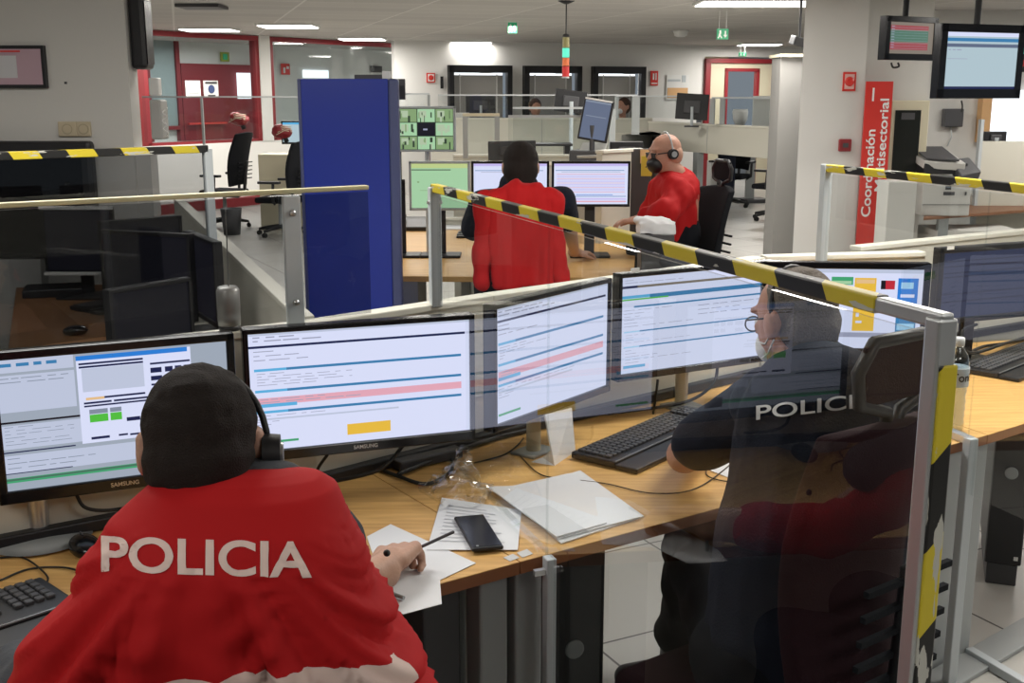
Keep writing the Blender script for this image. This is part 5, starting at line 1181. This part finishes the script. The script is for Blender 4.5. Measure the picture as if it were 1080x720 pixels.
# where the guard crosses the desk front line
den = gu.x * fu.y - gu.y * fu.x; kd = ((FA.x - GF.x) * fu.y - (FA.y - GF.y) * fu.x) / den
t = thing('acrylic_guard', 'big clear guard with black and yellow rail between the two near officers', 'acrylic guard', (GF.x, GF.y, 0), ang(GF, GN))
m_ = MB(); m_.b2((.03, -.003, DZ + .012), (kd + .02, .003, ZT - .03)); m_.b2((kd + .02, -.003, .04), (GL - .015, .003, ZT - .03)); m_.build('pane', 'acrylic', t)
MB().b2((.03, -.012, DZ), (kd, .012, DZ + .014)).build('base_channel', 'acrylic', t)
MB().box((.0, 0, (PZ + ZT) / 2 + .0), (.028, .03, ZT - PZ - .02)).build('far_post', 'alu_flat', t, .003)
MB().box((GL / 2, 0, 0), (GL + .02, .018, .018)).build('top_rail', 'alu', t, .003, Matrix.Translation((0, 0, ZT - .012))); MB().box(((GL - .1) / 2, 0, 0), (GL - .1, .021, .021)).build('rail_tape', 'hazard', t, .002, Matrix.Translation((0, 0, ZT - .012)))
MB().box((GL, 0, ZT * .5 - .004), (.024, .026, ZT - .01)).build('near_post', 'alu', t, .003)
pr_ = MB().box((ZT * .35, 0, 0), (ZT * .7, .024, .024)); Mx = Matrix.Translation((GL + .003, .003, ZT - .06)) @ Matrix.Rotation(PI / 2, 4, 'Y')
pr_.build('post_tape', 'hazard', t, .002, Mx)
MB().box((kd + .035, 0, (DZ + .01) / 2), (.03, .022, DZ + .01)).build('front_leg', 'alu_flat', t, .003)
MB().box((kd + .035, -.02, DZ - .02), (.012, .03, .012)).build('bolt', 'silver', t); MB().cyl((GL - .03, -.02, .92), (GL - .03, .02, .92), .006, n=12).build('bolt', 'silver', t); MB().cyl((.0, -.02, ZT - .05), (.0, .02, ZT - .05), .005, n=12).build('bolt', 'silver', t)
# ---- right clear guard
HF = on(872, 173, ZT); HN = on(1080, 194, ZT); hu = (HN - HF).normalized(); HL = 1.75
t = thing('acrylic_guard', 'clear guard with black and yellow rail at the right edge before the printer', 'acrylic guard', (HF.x, HF.y, 0), ang(HF, HN))
den = hu.x * fu.y - hu.y * fu.x; kh = ((FA.x - HF.x) * fu.y - (FA.y - HF.y) * fu.x) / den
m_ = MB(); m_.b2((.02, -.003, DZ + .012), (kh + .02, .003, ZT - .03)); m_.b2((kh + .02, -.003, .6), (HL, .003, ZT - .03)); m_.build('pane', 'acrylic', t)
MB().box((HL / 2, 0, 0), (HL, .024, .024)).build('top_rail', 'hazard', t, .003, Matrix.Translation((0, 0, ZT - .012)))
MB().box((0, 0, (PZ + ZT) / 2), (.028, .03, ZT - PZ)).build('far_post', 'alu_flat', t, .003)
MB().b2((kh - .22, -.013, DZ), (kh + .03, .013, DZ + .022)).build('base_channel', 'alu', t, .002); MB().box((kh + .03, 0, DZ / 2), (.03, .03, DZ + .04)).build('front_leg', 'alu_flat', t, .003)
# ---- clear guard standing on the near screen at the left
JA = onw(-80, 214, BP[0], BP[1]); JB = onw(393, 194, BP[0], BP[1]); zj = JB.z
t = thing('acrylic_guard', 'clear guard with worn yellow rail on the screen behind the left monitors', 'acrylic guard', (JA.x, JA.y, 0), ang(JA, JB)); L_ = Vector((JB.x - JA.x, JB.y - JA.y)).length
MB().b2((0, .027, PZ + .02), (L_, .033, zj - .02)).build('pane', 'acrylic_smoky', t)
MB().box((L_ / 2, 0, 0), (L_, .022, .011)).build('top_rail', mat('worn_tape', (.60, .56, .34), .4, var=.25, bscale=6), t, .003, Matrix.Translation((0, .03, zj - .01)))
ju = Vector((JB.x - JA.x, JB.y - JA.y, 0)).normalized()
k_ = (onw(311, 250, BP[0], BP[1]) - JA).dot(ju)
MB().box((k_, .016, (PZ + zj) / 2 - .01), (.045, .012, zj - PZ - .02)).build('post', 'alu_flat', t, .003)
MB().lathe((0, 0, 0), [(.008, 0), (.007, .006)], 14).build('bolt', 'silver', t, M=Matrix.Translation((k_, .009, PZ + .07)) @ UP); MB().lathe((0, 0, 0), [(.008, 0), (.007, .006)], 14).build('bolt', 'silver', t, M=Matrix.Translation((k_, .009, zj - .06)) @ UP)
# ---- second guard further left, before the dark display
zk = ZT + .02; KA = on(-60, 162, zk); KB = on(218, 153, zk)
t = thing('acrylic_guard', 'dim clear guard with bright black and yellow rail before the dark display', 'acrylic guard', (KA.x, KA.y, 0), ang(KA, KB)); L_ = (KB - KA).length
MB().b2((0, -.003, .76), (L_, .003, zk - .02)).build('pane', 'acrylic_smoky', t)
MB().box((L_ / 2, 0, 0), (L_, .03, .03)).build('top_rail', 'hazard', t, .003, Matrix.Translation((0, 0, zk - .015)))
MB().box((L_, 0, zk / 2), (.035, .03, zk - .03)).build('post', 'alu_flat', t, .003); MB().cyl((L_, -.015, .96), (L_, -.022, .96), .008, n=12).build('bolt', 'silver', t)

# ---- dark workplace at the left behind the guards
zw = .74
a, b_, c_, d_ = on(17, 303, zw), on(150, 298, zw), on(200, 372, zw), on(8, 372, zw)
t = thing('desk', 'dim brown desk with black monitors behind the left guard', 'desk', (a.x, a.y, 0)); o_ = Vector((a.x, a.y, 0)); MB().prism([a - o_, d_ - o_, c_ - o_, b_ - o_], zw - .03, zw).build('desktop', 'wood_tan', t, .003)
for q in (a, b_, c_, d_): r_ = (a + b_ + c_ + d_) / 4; r_ = q.lerp(r_, .15); MB().box((r_.x - o_.x, r_.y - o_.y, .355), (.06, .06, .708)).build('leg', 'leg_grey', t)
def cm2(label, x0, y0, x1, y1, Y, pic, rz=0, body='black_gloss', **k):
    a, c_ = at(x0, y0, Y), at(x1, y1, Y); w, h = c_.x - a.x, a.z - c_.z
    return monitor(label, ((a.x + c_.x) / 2, Y, zw), rz, w, h, c_.z - zw, pic, stand='flat', bez=k.pop('bez', .012), chin=.014, logo=None, body=body, **k)
t = cm2('switched-off monitor with silver edges at the far left desk', 43, 219, 123, 288, 5.35, [(0, 0, 1, 1, 's_black')])
MB().box((0, -.004, 1.005 + .0), (.01, .01, .01)).build('camera', 'black', t)
x0_, x1_ = at(43, 219, 5.35), at(123, 288, 5.35); w_ = x1_.x - x0_.x
MB().box((0, -.008, x0_.z - zw), (w_ + .01, .02, .016)).box((0, -.008, x1_.z - zw), (w_ + .01, .02, .016)).build('silver_edges', 'white_plastic', t, .002)
p_, q_ = at(106, 252, 4.75), at(206, 340, 4.45)
t = monitor('large black switched-off monitor in front of the silver edged one', ((p_.x + q_.x) / 2, 4.6, zw), -.35, .44, .36, .05, ui_blank(), stand='flat', bez=.015, chin=.02, logo=None, body='black')
t = monitor('black monitor seen from its edge, right one of the dim workplace', (at(205, 300, 4.45).x, 4.55, zw), -1.05, .45, .34, .06, ui_blank(), stand='flat', bez=.015, chin=.02, logo=None, body='black')
t = monitor('low black monitor turned away beside the striped post', (at(165, 320, 4.1).x, 4.05, zw), .95, .36, .24, .05, ui_blank(), stand='flat', bez=.015, chin=.02, logo=None, body='black')
t = monitor('farther black monitor behind the large switched-off one', (at(150, 240, 5.3).x, 5.3, zw), .75, .4, .33, .06, ui_blank(), stand='flat', bez=.015, chin=.02, logo=None, body='black')
q = on(95, 322, zw); keyboard('dark keyboard on the dim brown desk', (q.x - .05, q.y - .12, 0), (q.x + .22, q.y + .24, 0), None)
q = on(80, 353, zw); t = tag(MB().ell((0, 0, .018), (.05, .035, .022)).build('computer_mouse', 'black_gloss'), 'black computer mouse on the dim brown desk', 'mouse'); t.location = (q.x, q.y, zw); t.rotation_euler = (0, 0, .4)
t = tag(MB().box((0, 0, .02), (.3, .2, .04)).build('notebook', 'black', None, .005), 'black folder below the silver edged monitor', 'folder'); q = on(50, 310, zw); t.location = (q.x + .05, q.y, zw); t.rotation_euler = (0, 0, .3)
q = at(156, 232, 5.2); t = tag(MB().ell((0, 0, 0), (.03, .05, .09)).build('desk_lamp_head', 'black'), 'black rounded device at the rear of the dim workplace', 'device'); t.name = 'desk_telephone'; t.location = (q.x + .06, 5.0, q.z - .12)
MB().box((0, 0, -.1), (.05, .05, .06)).build('base', 'black', t)
MB
x0_, x1_ = at(-60, 149, 5.78), at(104, 273, 5.78)
t = thing('dark_display', 'large dark display standing against the left wall below the sockets', 'display', ((x0_.x + x1_.x) / 2, 5.78, 0))
w_ = x1_.x - x0_.x
MB().b2((-w_ / 2, 0, x1_.z), (w_ / 2, .08, x0_.z)).build('housing', 'black', t, .02); MB().b2((-w_ / 2 + .03, -.004, x1_.z + .03), (w_ / 2 - .05, .002, x0_.z - .08)).build('screen', 'black_gloss', t)
MB().b2((-w_ / 2, .0, 0), (w_ / 2 - .3, .09, x1_.z - .002)).build('stand_cabinet', 'panel_grey', t, .005)
q = at(172, 253, 4.9); t = tag(MB().lathe((0, 0, -.06), [(.05, 0), (.055, .1), (.03, .11)], 16).build('desk_cup', 'panel_grey'), 'grey rounded pot beyond the black monitors at the left', 'pot'); t.location = (at(176, 253, 5.0).x, 5.0, q.z - .05); MB().b2((-.06, -.06, zw - q.z + .05), (.06, .06, -.06)).build('base', 'dark_grey', t)

# ---- under the near desks
q = FJ - fu * .21 + inn * .12
t = tag(MB().box((0, 0, .345), (.09, .5, .69), 0).build('pedestal', 'dark_grey', None, .005), 'dark cabinet side under the red jacket officer desk', 'cabinet'); q = FA + fu * .06 + inn * .32; t.location = (q.x, q.y, 0); t.rotation_euler = (0, 0, ang((0, 0), fu))
q = FA + fu * .175 + inn * .1
net = MB(); rr = random.Random(7)
for k in range(5): 
    pts = [Vector((q.x + rr.uniform(-.018, .018), q.y + rr.uniform(-.015, .015), .06 + j * .05)) for j in range(13)]; net.tube(pts, .0035, 5)
tag(net.build('cable_net', 'black'), 'tangle of black cables hanging between cabinet and grey desk legs', 'cables')
q = at(611, 640, 2.72); t = thing('computer_tower', 'black computer tower with round logo under the desk beside the guard leg', 'computer', (q.x, q.y, .0), ang((0, 0), fu) - .25)
MB().box((0, .2, .33), (.13, .42, .5)).build('case', 'dark_grey', t, .006); MB().box((0, -.013, .33), (.125, .01, .49)).build('front_panel', 'black', t, .003)
MB().lathe((0, 0, 0), [(.022, 0), (.026, 0), (.026, .003), (.022, .003)], 28).build('logo_ring', 'leg_grey', t, M=Matrix.Translation((-.02, -.018, .3)) @ UP); text('logo', 'DELL', .014, 'leg_grey', t, Matrix.Translation((-.02, -.019, .3)) @ UP, .0004)
MB().b2((-.05, 0, 0), (.05, .4, .08)).build('stand', 'dark_grey', t, .004)
q = on(1057, 594, .08); t = thing('computer_tower', 'black computer tower under the right desk beside the grey legs', 'computer', (q.x, q.y + .0, .0), -.35)
MB().box((0, .2, .32), (.12, .42, .48)).build('case', 'dark_grey', t, .006); MB().box((0, -.013, .32), (.115, .01, .47)).build('front_panel', 'black', t, .003); MB().box((.04, -.019, .11), (.014, .002, .014)).build('sticker', 'sign_white', t); MB().b2((-.05, 0, 0), (.05, .4, .08)).build('stand', 'dark_grey', t, .004)
MB().lathe((0, 0, 0), [(.018, 0), (.022, 0), (.022, .003), (.018, .003)], 24).build('logo_ring', 'leg_grey', t, M=Matrix.Translation((0, -.018, .42)) @ UP)

# ================================================================ OFFICER 1 (red jacket, back view)
def surf_text(name, s, size, obj_mesh, px, py, dirx, m, parent, wpx, arch=0., hpx=None, off=.0015, sub=3, bold=.0, font_sx=1.):
    """lettering laid on a garment: text plane aimed at the cloth, then settled onto its surface"""
    me = text_mesh(s, 1.0, 0, bold)
    bm = bmesh.new(); bm.from_mesh(me); bmesh.ops.triangulate(bm, faces=bm.faces)
    for _ in range(sub):
        es = [e for e in bm.edges if e.calc_length() > .08]; 
        if es: bmesh.ops.subdivide_edges(bm, edges=es, cuts=1); bmesh.ops.triangulate(bm, faces=bm.faces)
    xs = [v.co.x for v in bm.verts]; ys = [v.co.y for v in bm.verts]; W = max(xs) - min(xs); cx_ = (max(xs) + min(xs)) / 2; cy_ = (max(ys) + min(ys)) / 2; Hh = max(ys) - min(ys)
    bm2 = bmesh.new(); bm2.from_mesh(obj_mesh); bv = BVHTree.FromBMesh(bm2)
    o = Vector((0, 0, H)); bad = []
    for v in bm.verts:
        u = (v.co.x - cx_) / W; w = (v.co.y - cy_) / Hh
        X = px + u * wpx + 0; Y = py + dirx * u * wpx + arch * (2 * u) ** 2 - w * (hpx or wpx * Hh / W)
        d = Vector(ray(X, Y)).normalized(); hit = bv.ray_cast(o, d)
        if hit[0] is None: bad.append(v); continue
        v.co = hit[0] + hit[1] * off if hit[1].dot(d) < 0 else hit[0] - hit[1] * off
    bmesh.ops.delete(bm, geom=bad, context='VERTS')
    bm.to_mesh(me); bm.free(); bm2.free()
    me.materials.clear(); me.materials.append(MATS[m]); return link(name, me, parent)

h1 = at(213, 474, 1.57)
fd1 = Vector((-.16, 1, -.30))
nk1 = at(226, 512, 1.50)
bd = MB(); Mh = head_caps(bd, h1, fd1, s=.97)
bd.cap(h1 + Vector((0, -.02, -.06)), .06, nk1 + Vector((0, 0, -.04)), .064)
bd.cap(nk1 + Vector((0, .0, -.2)), .14, (nk1.x, 1.4, .62), .15)
wr1 = on(404, 603, .785); el1 = Vector((wr1.x - .13, wr1.y - .22, .80)); shr = at(318, 552, 1.55)
bd.cap(shr, .05, el1, .045); bd.cap(el1, .048, wr1, .036)
hd = (on(436, 566, .775) - wr1); hand_caps(bd, wr1 + hd.normalized() * .01 + Vector((0, 0, .006)), hd, (-.25, -.1, 1), -1, 1.15, 1.18)
per1 = blob('person', bd, ['skin_arm'], None, .0055, 3); tag(per1, 'police officer seen from behind in the red POLICIA jacket, writing at the desk', 'person')
# skin tone of the face and hand
h = MB(); h.M = Mh; h.ell((0, -.02, .036), (.0845, .104, .093)); h.ell((0, -.042, -.012), (.080, .078, .085)); h.ell((0, -.055, -.045), (.062, .055, .06))
blob('hair', h, ['hair_dark'], per1, .006, 2, folds(.003, 40))
# ears over the hair
for q in (-1, 1): e_ = MB(); e_.M = Mh; e_.ell((q * .083, .0, -.006), (.010, .018, .030), Matrix.Rotation(.3 * q, 4, 'Z')); e_.ell((q * .085, -.004, .012), (.008, .014, .014)); blob('ear', e_, ['skin'], per1, .004, 1)
headset('black headset worn by the red jacket officer', Mh @ Matrix.Translation((.007, .004, -.012)), 'black', cups=(1,))
# shirt collar and grey left sleeve
cb = MB(); cb.cap(nk1 + Vector((-.02, .05, -.02)), .045, nk1 + Vector((.09, .03, -.02)), .045); cb.cap(nk1 + Vector((.06, .06, -.03)), .045, at(338, 545, 1.6), .045)
sl_ = at(128, 622, 1.56); se = at(30, 735, 1.44)
cb.cap(sl_, .056, se, .05); cb.cap(se, .05, on(20, 700, .79), .04); cb.cap(at(338, 545, 1.6), .045, at(358, 572, 1.72), .045)
blob('shirt', cb, ['grey_fabric'], per1, .009, 3, folds(.008, 10))
# jacket: rings from the collar down
rings = [  # z, centre px x at that ring, half width, half depth, centre Y
    (1.186, 268, .050, .025, 1.50), (1.182, 262, .095, .045, 1.495), (1.170, 252, .130, .07, 1.485), (1.134, 243, .160, .10, 1.465), (1.10, 239, .182, .112, 1.455), (1.06, 237, .203, .12, 1.45), (1.00, 234, .236, .13, 1.445),
    (.94, 234, .256, .137, 1.44), (.88, 234, .275, .142, 1.435), (.80, 234, .29, .147, 1.43), (.70, 234, .30, .15, 1.43), (.58, 234, .305, .15, 1.43)]
NS = 120; vs = []
import bisect
def ring_at(f):
    i = min(int(f), len(rings) - 2); t_ = f - i; a_, b__ = rings[i], rings[i + 1]; return [a_[k] * (1 - t_) + b__[k] * t_ for k in range(5)]
NR = 80
for j in range(NR + 1):
    z, cx_, hw, hd_, cy_ = ring_at(j / NR * (len(rings) - 1)); c0_ = at(cx_, 500, 1.47).x
    for i in range(NS):
        a_ = 2 * PI * i / NS; c_, s_ = math.cos(a_), math.sin(a_)
        x = c0_ + hw * math.copysign(abs(c_) ** .8, c_); y = cy_ + hd_ * math.copysign(abs(s_) ** .9, s_)
        dep = min(1, max(0, (1.15 - z) / .25)); 
        # fabric folds run down and outwards from the collar
        fx = (x - c0_) / max(.05, 1.2 - z); f1 = noise.noise(Vector((fx * 5.5, z * 1.6, 3.1))); f2 = noise.noise(Vector((fx * 12 + z * 5, z * 3.5, 9.)))
        r_ = (f1 * .065 + (abs(f2) - .15) * -.06 + f2 * .008) * dep
        x += c_ * r_; y += s_ * r_
        z2 = z + noise.noise(Vector((x * 7, y * 7, z * 5))) * .006
        vs.append((x, y, z2))
fs = [(j * NS + i, (j + 1) * NS + i, (j + 1) * NS + (i + 1) % NS, j * NS + (i + 1) % NS) for j in range(NR) for i in range(NS)] + [tuple(range(NS))]
jb = MB(); jb.add(vs, fs, True); jme = jb.mesh('jacket')
# lower reflective band
jm = mat('jacket_red', (.46, .010, .012), .75, spec=.2); nt, b = nodes(jm)
tc = N(nt, 'ShaderNodeTexCoord'); sx = N(nt, 'ShaderNodeSeparateXYZ'); nt.links.new(tc.outputs['Object'], sx.inputs[0])
xx = math_(nt, 'ADD', sx.outputs[0], .30); top_ = math_(nt, 'SUBTRACT', .978, math_(nt, 'MULTIPLY', math_(nt, 'MULTIPLY', xx, xx), .5))
k1 = math_(nt, 'LESS_THAN', sx.outputs[2], top_); k2 = math_(nt, 'GREATER_THAN', sx.outputs[2], .87); k3 = math_(nt, 'LESS_THAN', sx.outputs[1], 1.40); kk = math_(nt, 'MULTIPLY', math_(nt, 'MULTIPLY', k1, k2), k3)
mx = N(nt, 'ShaderNodeMix', data_type='RGBA'); mx.inputs[6].default_value = (.46, .010, .012, 1); mx.inputs[7].default_value = (.80, .62, .56, 1); nt.links.new(kk, mx.inputs[0]); nt.links.new(mx.outputs[2], b.inputs['Base Color'])
jme.materials.append(jm)
jk1 = link('jacket', jme, per1)
surf_text('jacket_lettering', 'POLICIA', 1, jme, 218, 588, .03, 'letter_white', jk1, 221, -1., 38, bold=.022)
# shoulder seam piping
# red right sleeve cuff
cf = MB(); cf.cap(at(345, 605, 1.62), .05, el1, .056); cf.cap(el1, .058, el1.lerp(wr1, .62), .052)
blob('sleeve', cf, ['red_fabric'], per1, .008, 3, folds(.008, 16))
MB().ell(at(413 - 5, 583, 1.8), (.006, .006, .006)).build('snap_button', 'black', per1)
tr = MB(); cx1 = nk1.x; tr.cap((cx1 - .1, 1.42, .56), .12, (cx1 - .14, 1.86, .58), .08); tr.cap((cx1 + .1, 1.42, .56), .12, (cx1 + .14, 1.86, .58), .08); tr.cap((cx1 - .14, 1.86, .58), .075, (cx1 - .14, 1.9, .12), .055); tr.cap((cx1 + .14, 1.86, .58), .075, (cx1 + .16, 1.9, .12), .055)
blob('trousers', tr, ['trouser_fabric'], per1, .012, 3, folds(.01, 8))
sh = MB()
for q in (-.14, .16): sh.cap((cx1 + q, 1.9, .055), .05, (cx1 + q, 2.08, .045), .042)
blob('shoes', sh, ['black'], per1, .009, 2)
office_chair('black office chair hidden under the red jacket of the writing officer', (cx1, 1.42, 0), -.05, head=False, back_h=.42, recl=.0, arms=False)
tag(MB().cap((0, 0, 0), .0035, (.1, -.03, .06), .0035, 8).build('pen', 'dark_grey'), 'dark pen in the writing hand', 'pen').location = on(428, 584, .765)
# short dark mark: second pen on the paper
p = on(412, 625, DZ + .008); t = MB().cyl((-.03, .02, 0), (.03, -.02, 0), .004, n=8).build('pen', 'leg_grey'); t.location = p; t.rotation_euler = (0, 0, -.1); tag(t, 'thin grey pen lying on the paper below the writing hand', 'pen')
p = on(475, 648, .5)

# ================================================================ OFFICER 2 (dark uniform)
h2 = at(836, 338, 2.46); f2 = Vector((-.58, .80, -.22)); 
tc2 = at(868, 455, 2.32)
bd = MB(); M2h = head_caps(bd, h2, f2, s=.92)
nk2 = at(858, 383, 2.42)
bd.cap(h2 + Vector((.015, -.02, -.06)), .06, nk2 + Vector((.0, -.01, -.04)), .068)
pel = Vector((.60, 2.2, .56)); bd.cap(tc2, .12, pel, .12)
fst = at(722, 480, 2.70); shl = at(802, 428, 2.50); elb = on(765, 450, .79)
bd.cap(shl, .05, fst, .046); wr2 = on(752, 446, .79)
bd.cap(fst, .046, wr2, .032); hand_caps(bd, wr2, (.5, .8, -.05), (0, 0, 1), -1, .6, 1.0)
shr2 = at(948, 430, 2.34); elr2 = on(935, 480, .86); elr2.y -= .02; wrr2 = on(880, 455, .80); bd.cap(shr2, .05, elr2, .045); bd.cap(elr2, .042, wrr2, .032); hand_caps(bd, wrr2, (-.5, .8, 0), (0, 0, 1), 1, .6)
per2 = blob('person', bd, ['skin'], None, .0055, 3); tag(per2, 'police officer in dark POLICIA uniform behind the clear guard, head turned left', 'person')
h = MB(); h.M = M2h; h.ell((0, -.03, .038), (.082, .094, .090)); h.ell((0, -.05, -.01), (.079, .07, .085))
blob('hair', h, ['hair_grey'], per2, .006, 1, folds(.003, 40))
e_ = MB(); e_.M = M2h
for q in (-1, 1): e_ = MB(); e_.M = M2h; e_.ell((q * .086, -.004, -.004), (.012, .022, .034), Matrix.Rotation(.3 * q, 4, 'Z')); blob('ear', e_, ['skin'], per2, .004, 1)
gl = MB(); gl.M = M2h; gl.tube([(-.086, -.005, .016), (-.074, .08, .014)], .0022); gl.tube([(.086, -.005, .016), (.074, .08, .014)], .0022); gl.box((0, .098, .012), (.02, .004, .004))
for q in (-1, 1): gl.tube([(q * .036 + .027 * math.cos(a_), .094, .002 + .018 * math.sin(a_)) for a_ in [2 * PI * k / 16 for k in range(17)]], .002, 6)
gl.build('glasses', 'black', per2)
ey = MB(); ey.M = M2h
for q in (-1, 1): ey.ell((q * .033, .075, .004), (.013, .011, .011))
ey.build('eyes', 'paper', per2)
mk = MB(); mk.M = M2h; mk.ell((0, .066, -.058), (.048, .048, .046)); blob('face_mask', mk, ['paper'], per2, .007, 1)
ms = MB(); ms.M = M2h
for q in (-1, 1): ms.tube([(q * .088, -.01, -.02), (q * .083, .02, -.045), (q * .062, .065, -.04)], .0022, 6); ms.tube([(q * .088, -.014, -.035), (q * .078, .02, -.07), (q * .055, .06, -.08)], .0022, 6)
ms.build('mask_straps', 'paper', per2)
headset('black headset worn by the dark uniformed officer', M2h @ Matrix.Translation((.004, 0, 0)), 'black', cups=(1,))
su = MB(); tl, trr = at(808, 425, 2.40), at(946, 428, 2.34)
su.cap(tl, .078, trr, .078); su.cap(at(850, 398, 2.42), .075, at(880, 402, 2.40), .08); su.ell(tc2, (.19, .13, .19)); su.cap(tc2, .17, pel, .17); su.cap(at(835, 470, 2.34), .13, Vector((pel.x - .06, pel.y, .6)), .14); su.cap(at(905, 470, 2.3), .13, Vector((pel.x + .06, pel.y, .6)), .14)
su.cap(shl, .078, shl.lerp(fst, .74), .072); su.cap(shr2, .074, elr2, .064); su.cap(elr2, .06, wrr2.lerp(elr2, .3), .05); su.cap(nk2 + Vector((0, -.01, -.01)), .074, nk2 + Vector((0, 0, -.05)), .08)
sh2 = blob('uniform_shirt', su, ['navy_fabric'], per2, .008, 4, folds(.012, 7))
surf_text('back_lettering', 'POLICIA', 1, sh2.data, 862, 428, -.115, 'letter_plain', sh2, 128, 0, 15, bold=.012, off=.002)
kL, aL = Vector((.475, 2.74, .56)), on(714, 690, .10); kR, aR = Vector((.74, 2.72, .54)), on(800, 712, .10)
tr = MB(); tr.cap(pel + Vector((-.08, 0, -.06)), .13, kL, .085); tr.cap(kL, .088, aL + Vector((0, 0, .06)), .062); tr.cap(pel + Vector((.08, 0, -.06)), .13, kR, .085); tr.cap(kR, .085, aR + Vector((0, 0, .06)), .062); tr.cap(pel + Vector((-.08, 0, -.03)), .14, pel + Vector((.08, 0, -.03)), .14)
blob('trousers', tr, ['trouser_fabric'], per2, .010, 4, folds(.014, 8))
for a_, tdir in ((aL, Vector((-.75, -.1, 0))), (aR, Vector((-.2, .6, 0)))):
    s_ = MB(); tdir = tdir.normalized(); b0 = Vector((a_.x, a_.y, .05)); s_.cap(b0 - tdir * .05, .042, b0 + tdir * .02, .045); s_.cap(b0 + tdir * .02, .044, b0 + tdir * .15 + Vector((0, 0, -.008)), .036); s_.cap(b0, .05, a_ + Vector((0, 0, .08)), .05); s_.box((b0.x + tdir.x * .05, b0.y + tdir.y * .05, .012), (.24, .075, .02), math.atan2(tdir.y, tdir.x))
    blob('boot', s_, ['black'], per2, .006, 3)
office_chair('tall black ribbed chair with headrest behind the dark uniformed officer', (.54, 2.21, 0), R(36), back_h=.57, recl=.04, seat_z=.45, head=True, bw=.34, arms=False, fab='maroon_fabric')
# small white name tags on the chair and desk edge behind the glass
# ================================================================ CAMERA, WORLD, RENDER SETTINGS
cam = bpy.data.cameras.new('camera'); co = bpy.data.objects.new('camera', cam); COL.objects.link(co)
cam.sensor_width = 36; cam.lens = 36 * F / 1080; cam.clip_start = .05; cam.clip_end = 100
co.location = (0, 0, H); co.rotation_euler = (PI / 2 - TH, 0, 0); SC.camera = co
w = bpy.data.worlds.new('world'); SC.world = w; w.use_nodes = True; w.node_tree.nodes['Background'].inputs[0].default_value = (.6, .7, .8, 1); w.node_tree.nodes['Background'].inputs[1].default_value = .3
SC.view_settings.view_transform = 'Standard'; SC.view_settings.look = 'None'; SC.view_settings.gamma = 1; SC.view_settings.use_curve_mapping = False
SC.view_settings.exposure = 0.0
SC.cycles.use_denoising = True; SC.cycles.max_bounces = 8; SC.cycles.transparent_max_bounces = 24; SC.cycles.sample_clamp_indirect = 6; SC.cycles.caustics_reflective = False; SC.cycles.caustics_refractive = False
bpy.data.scenes.remove(TMP)
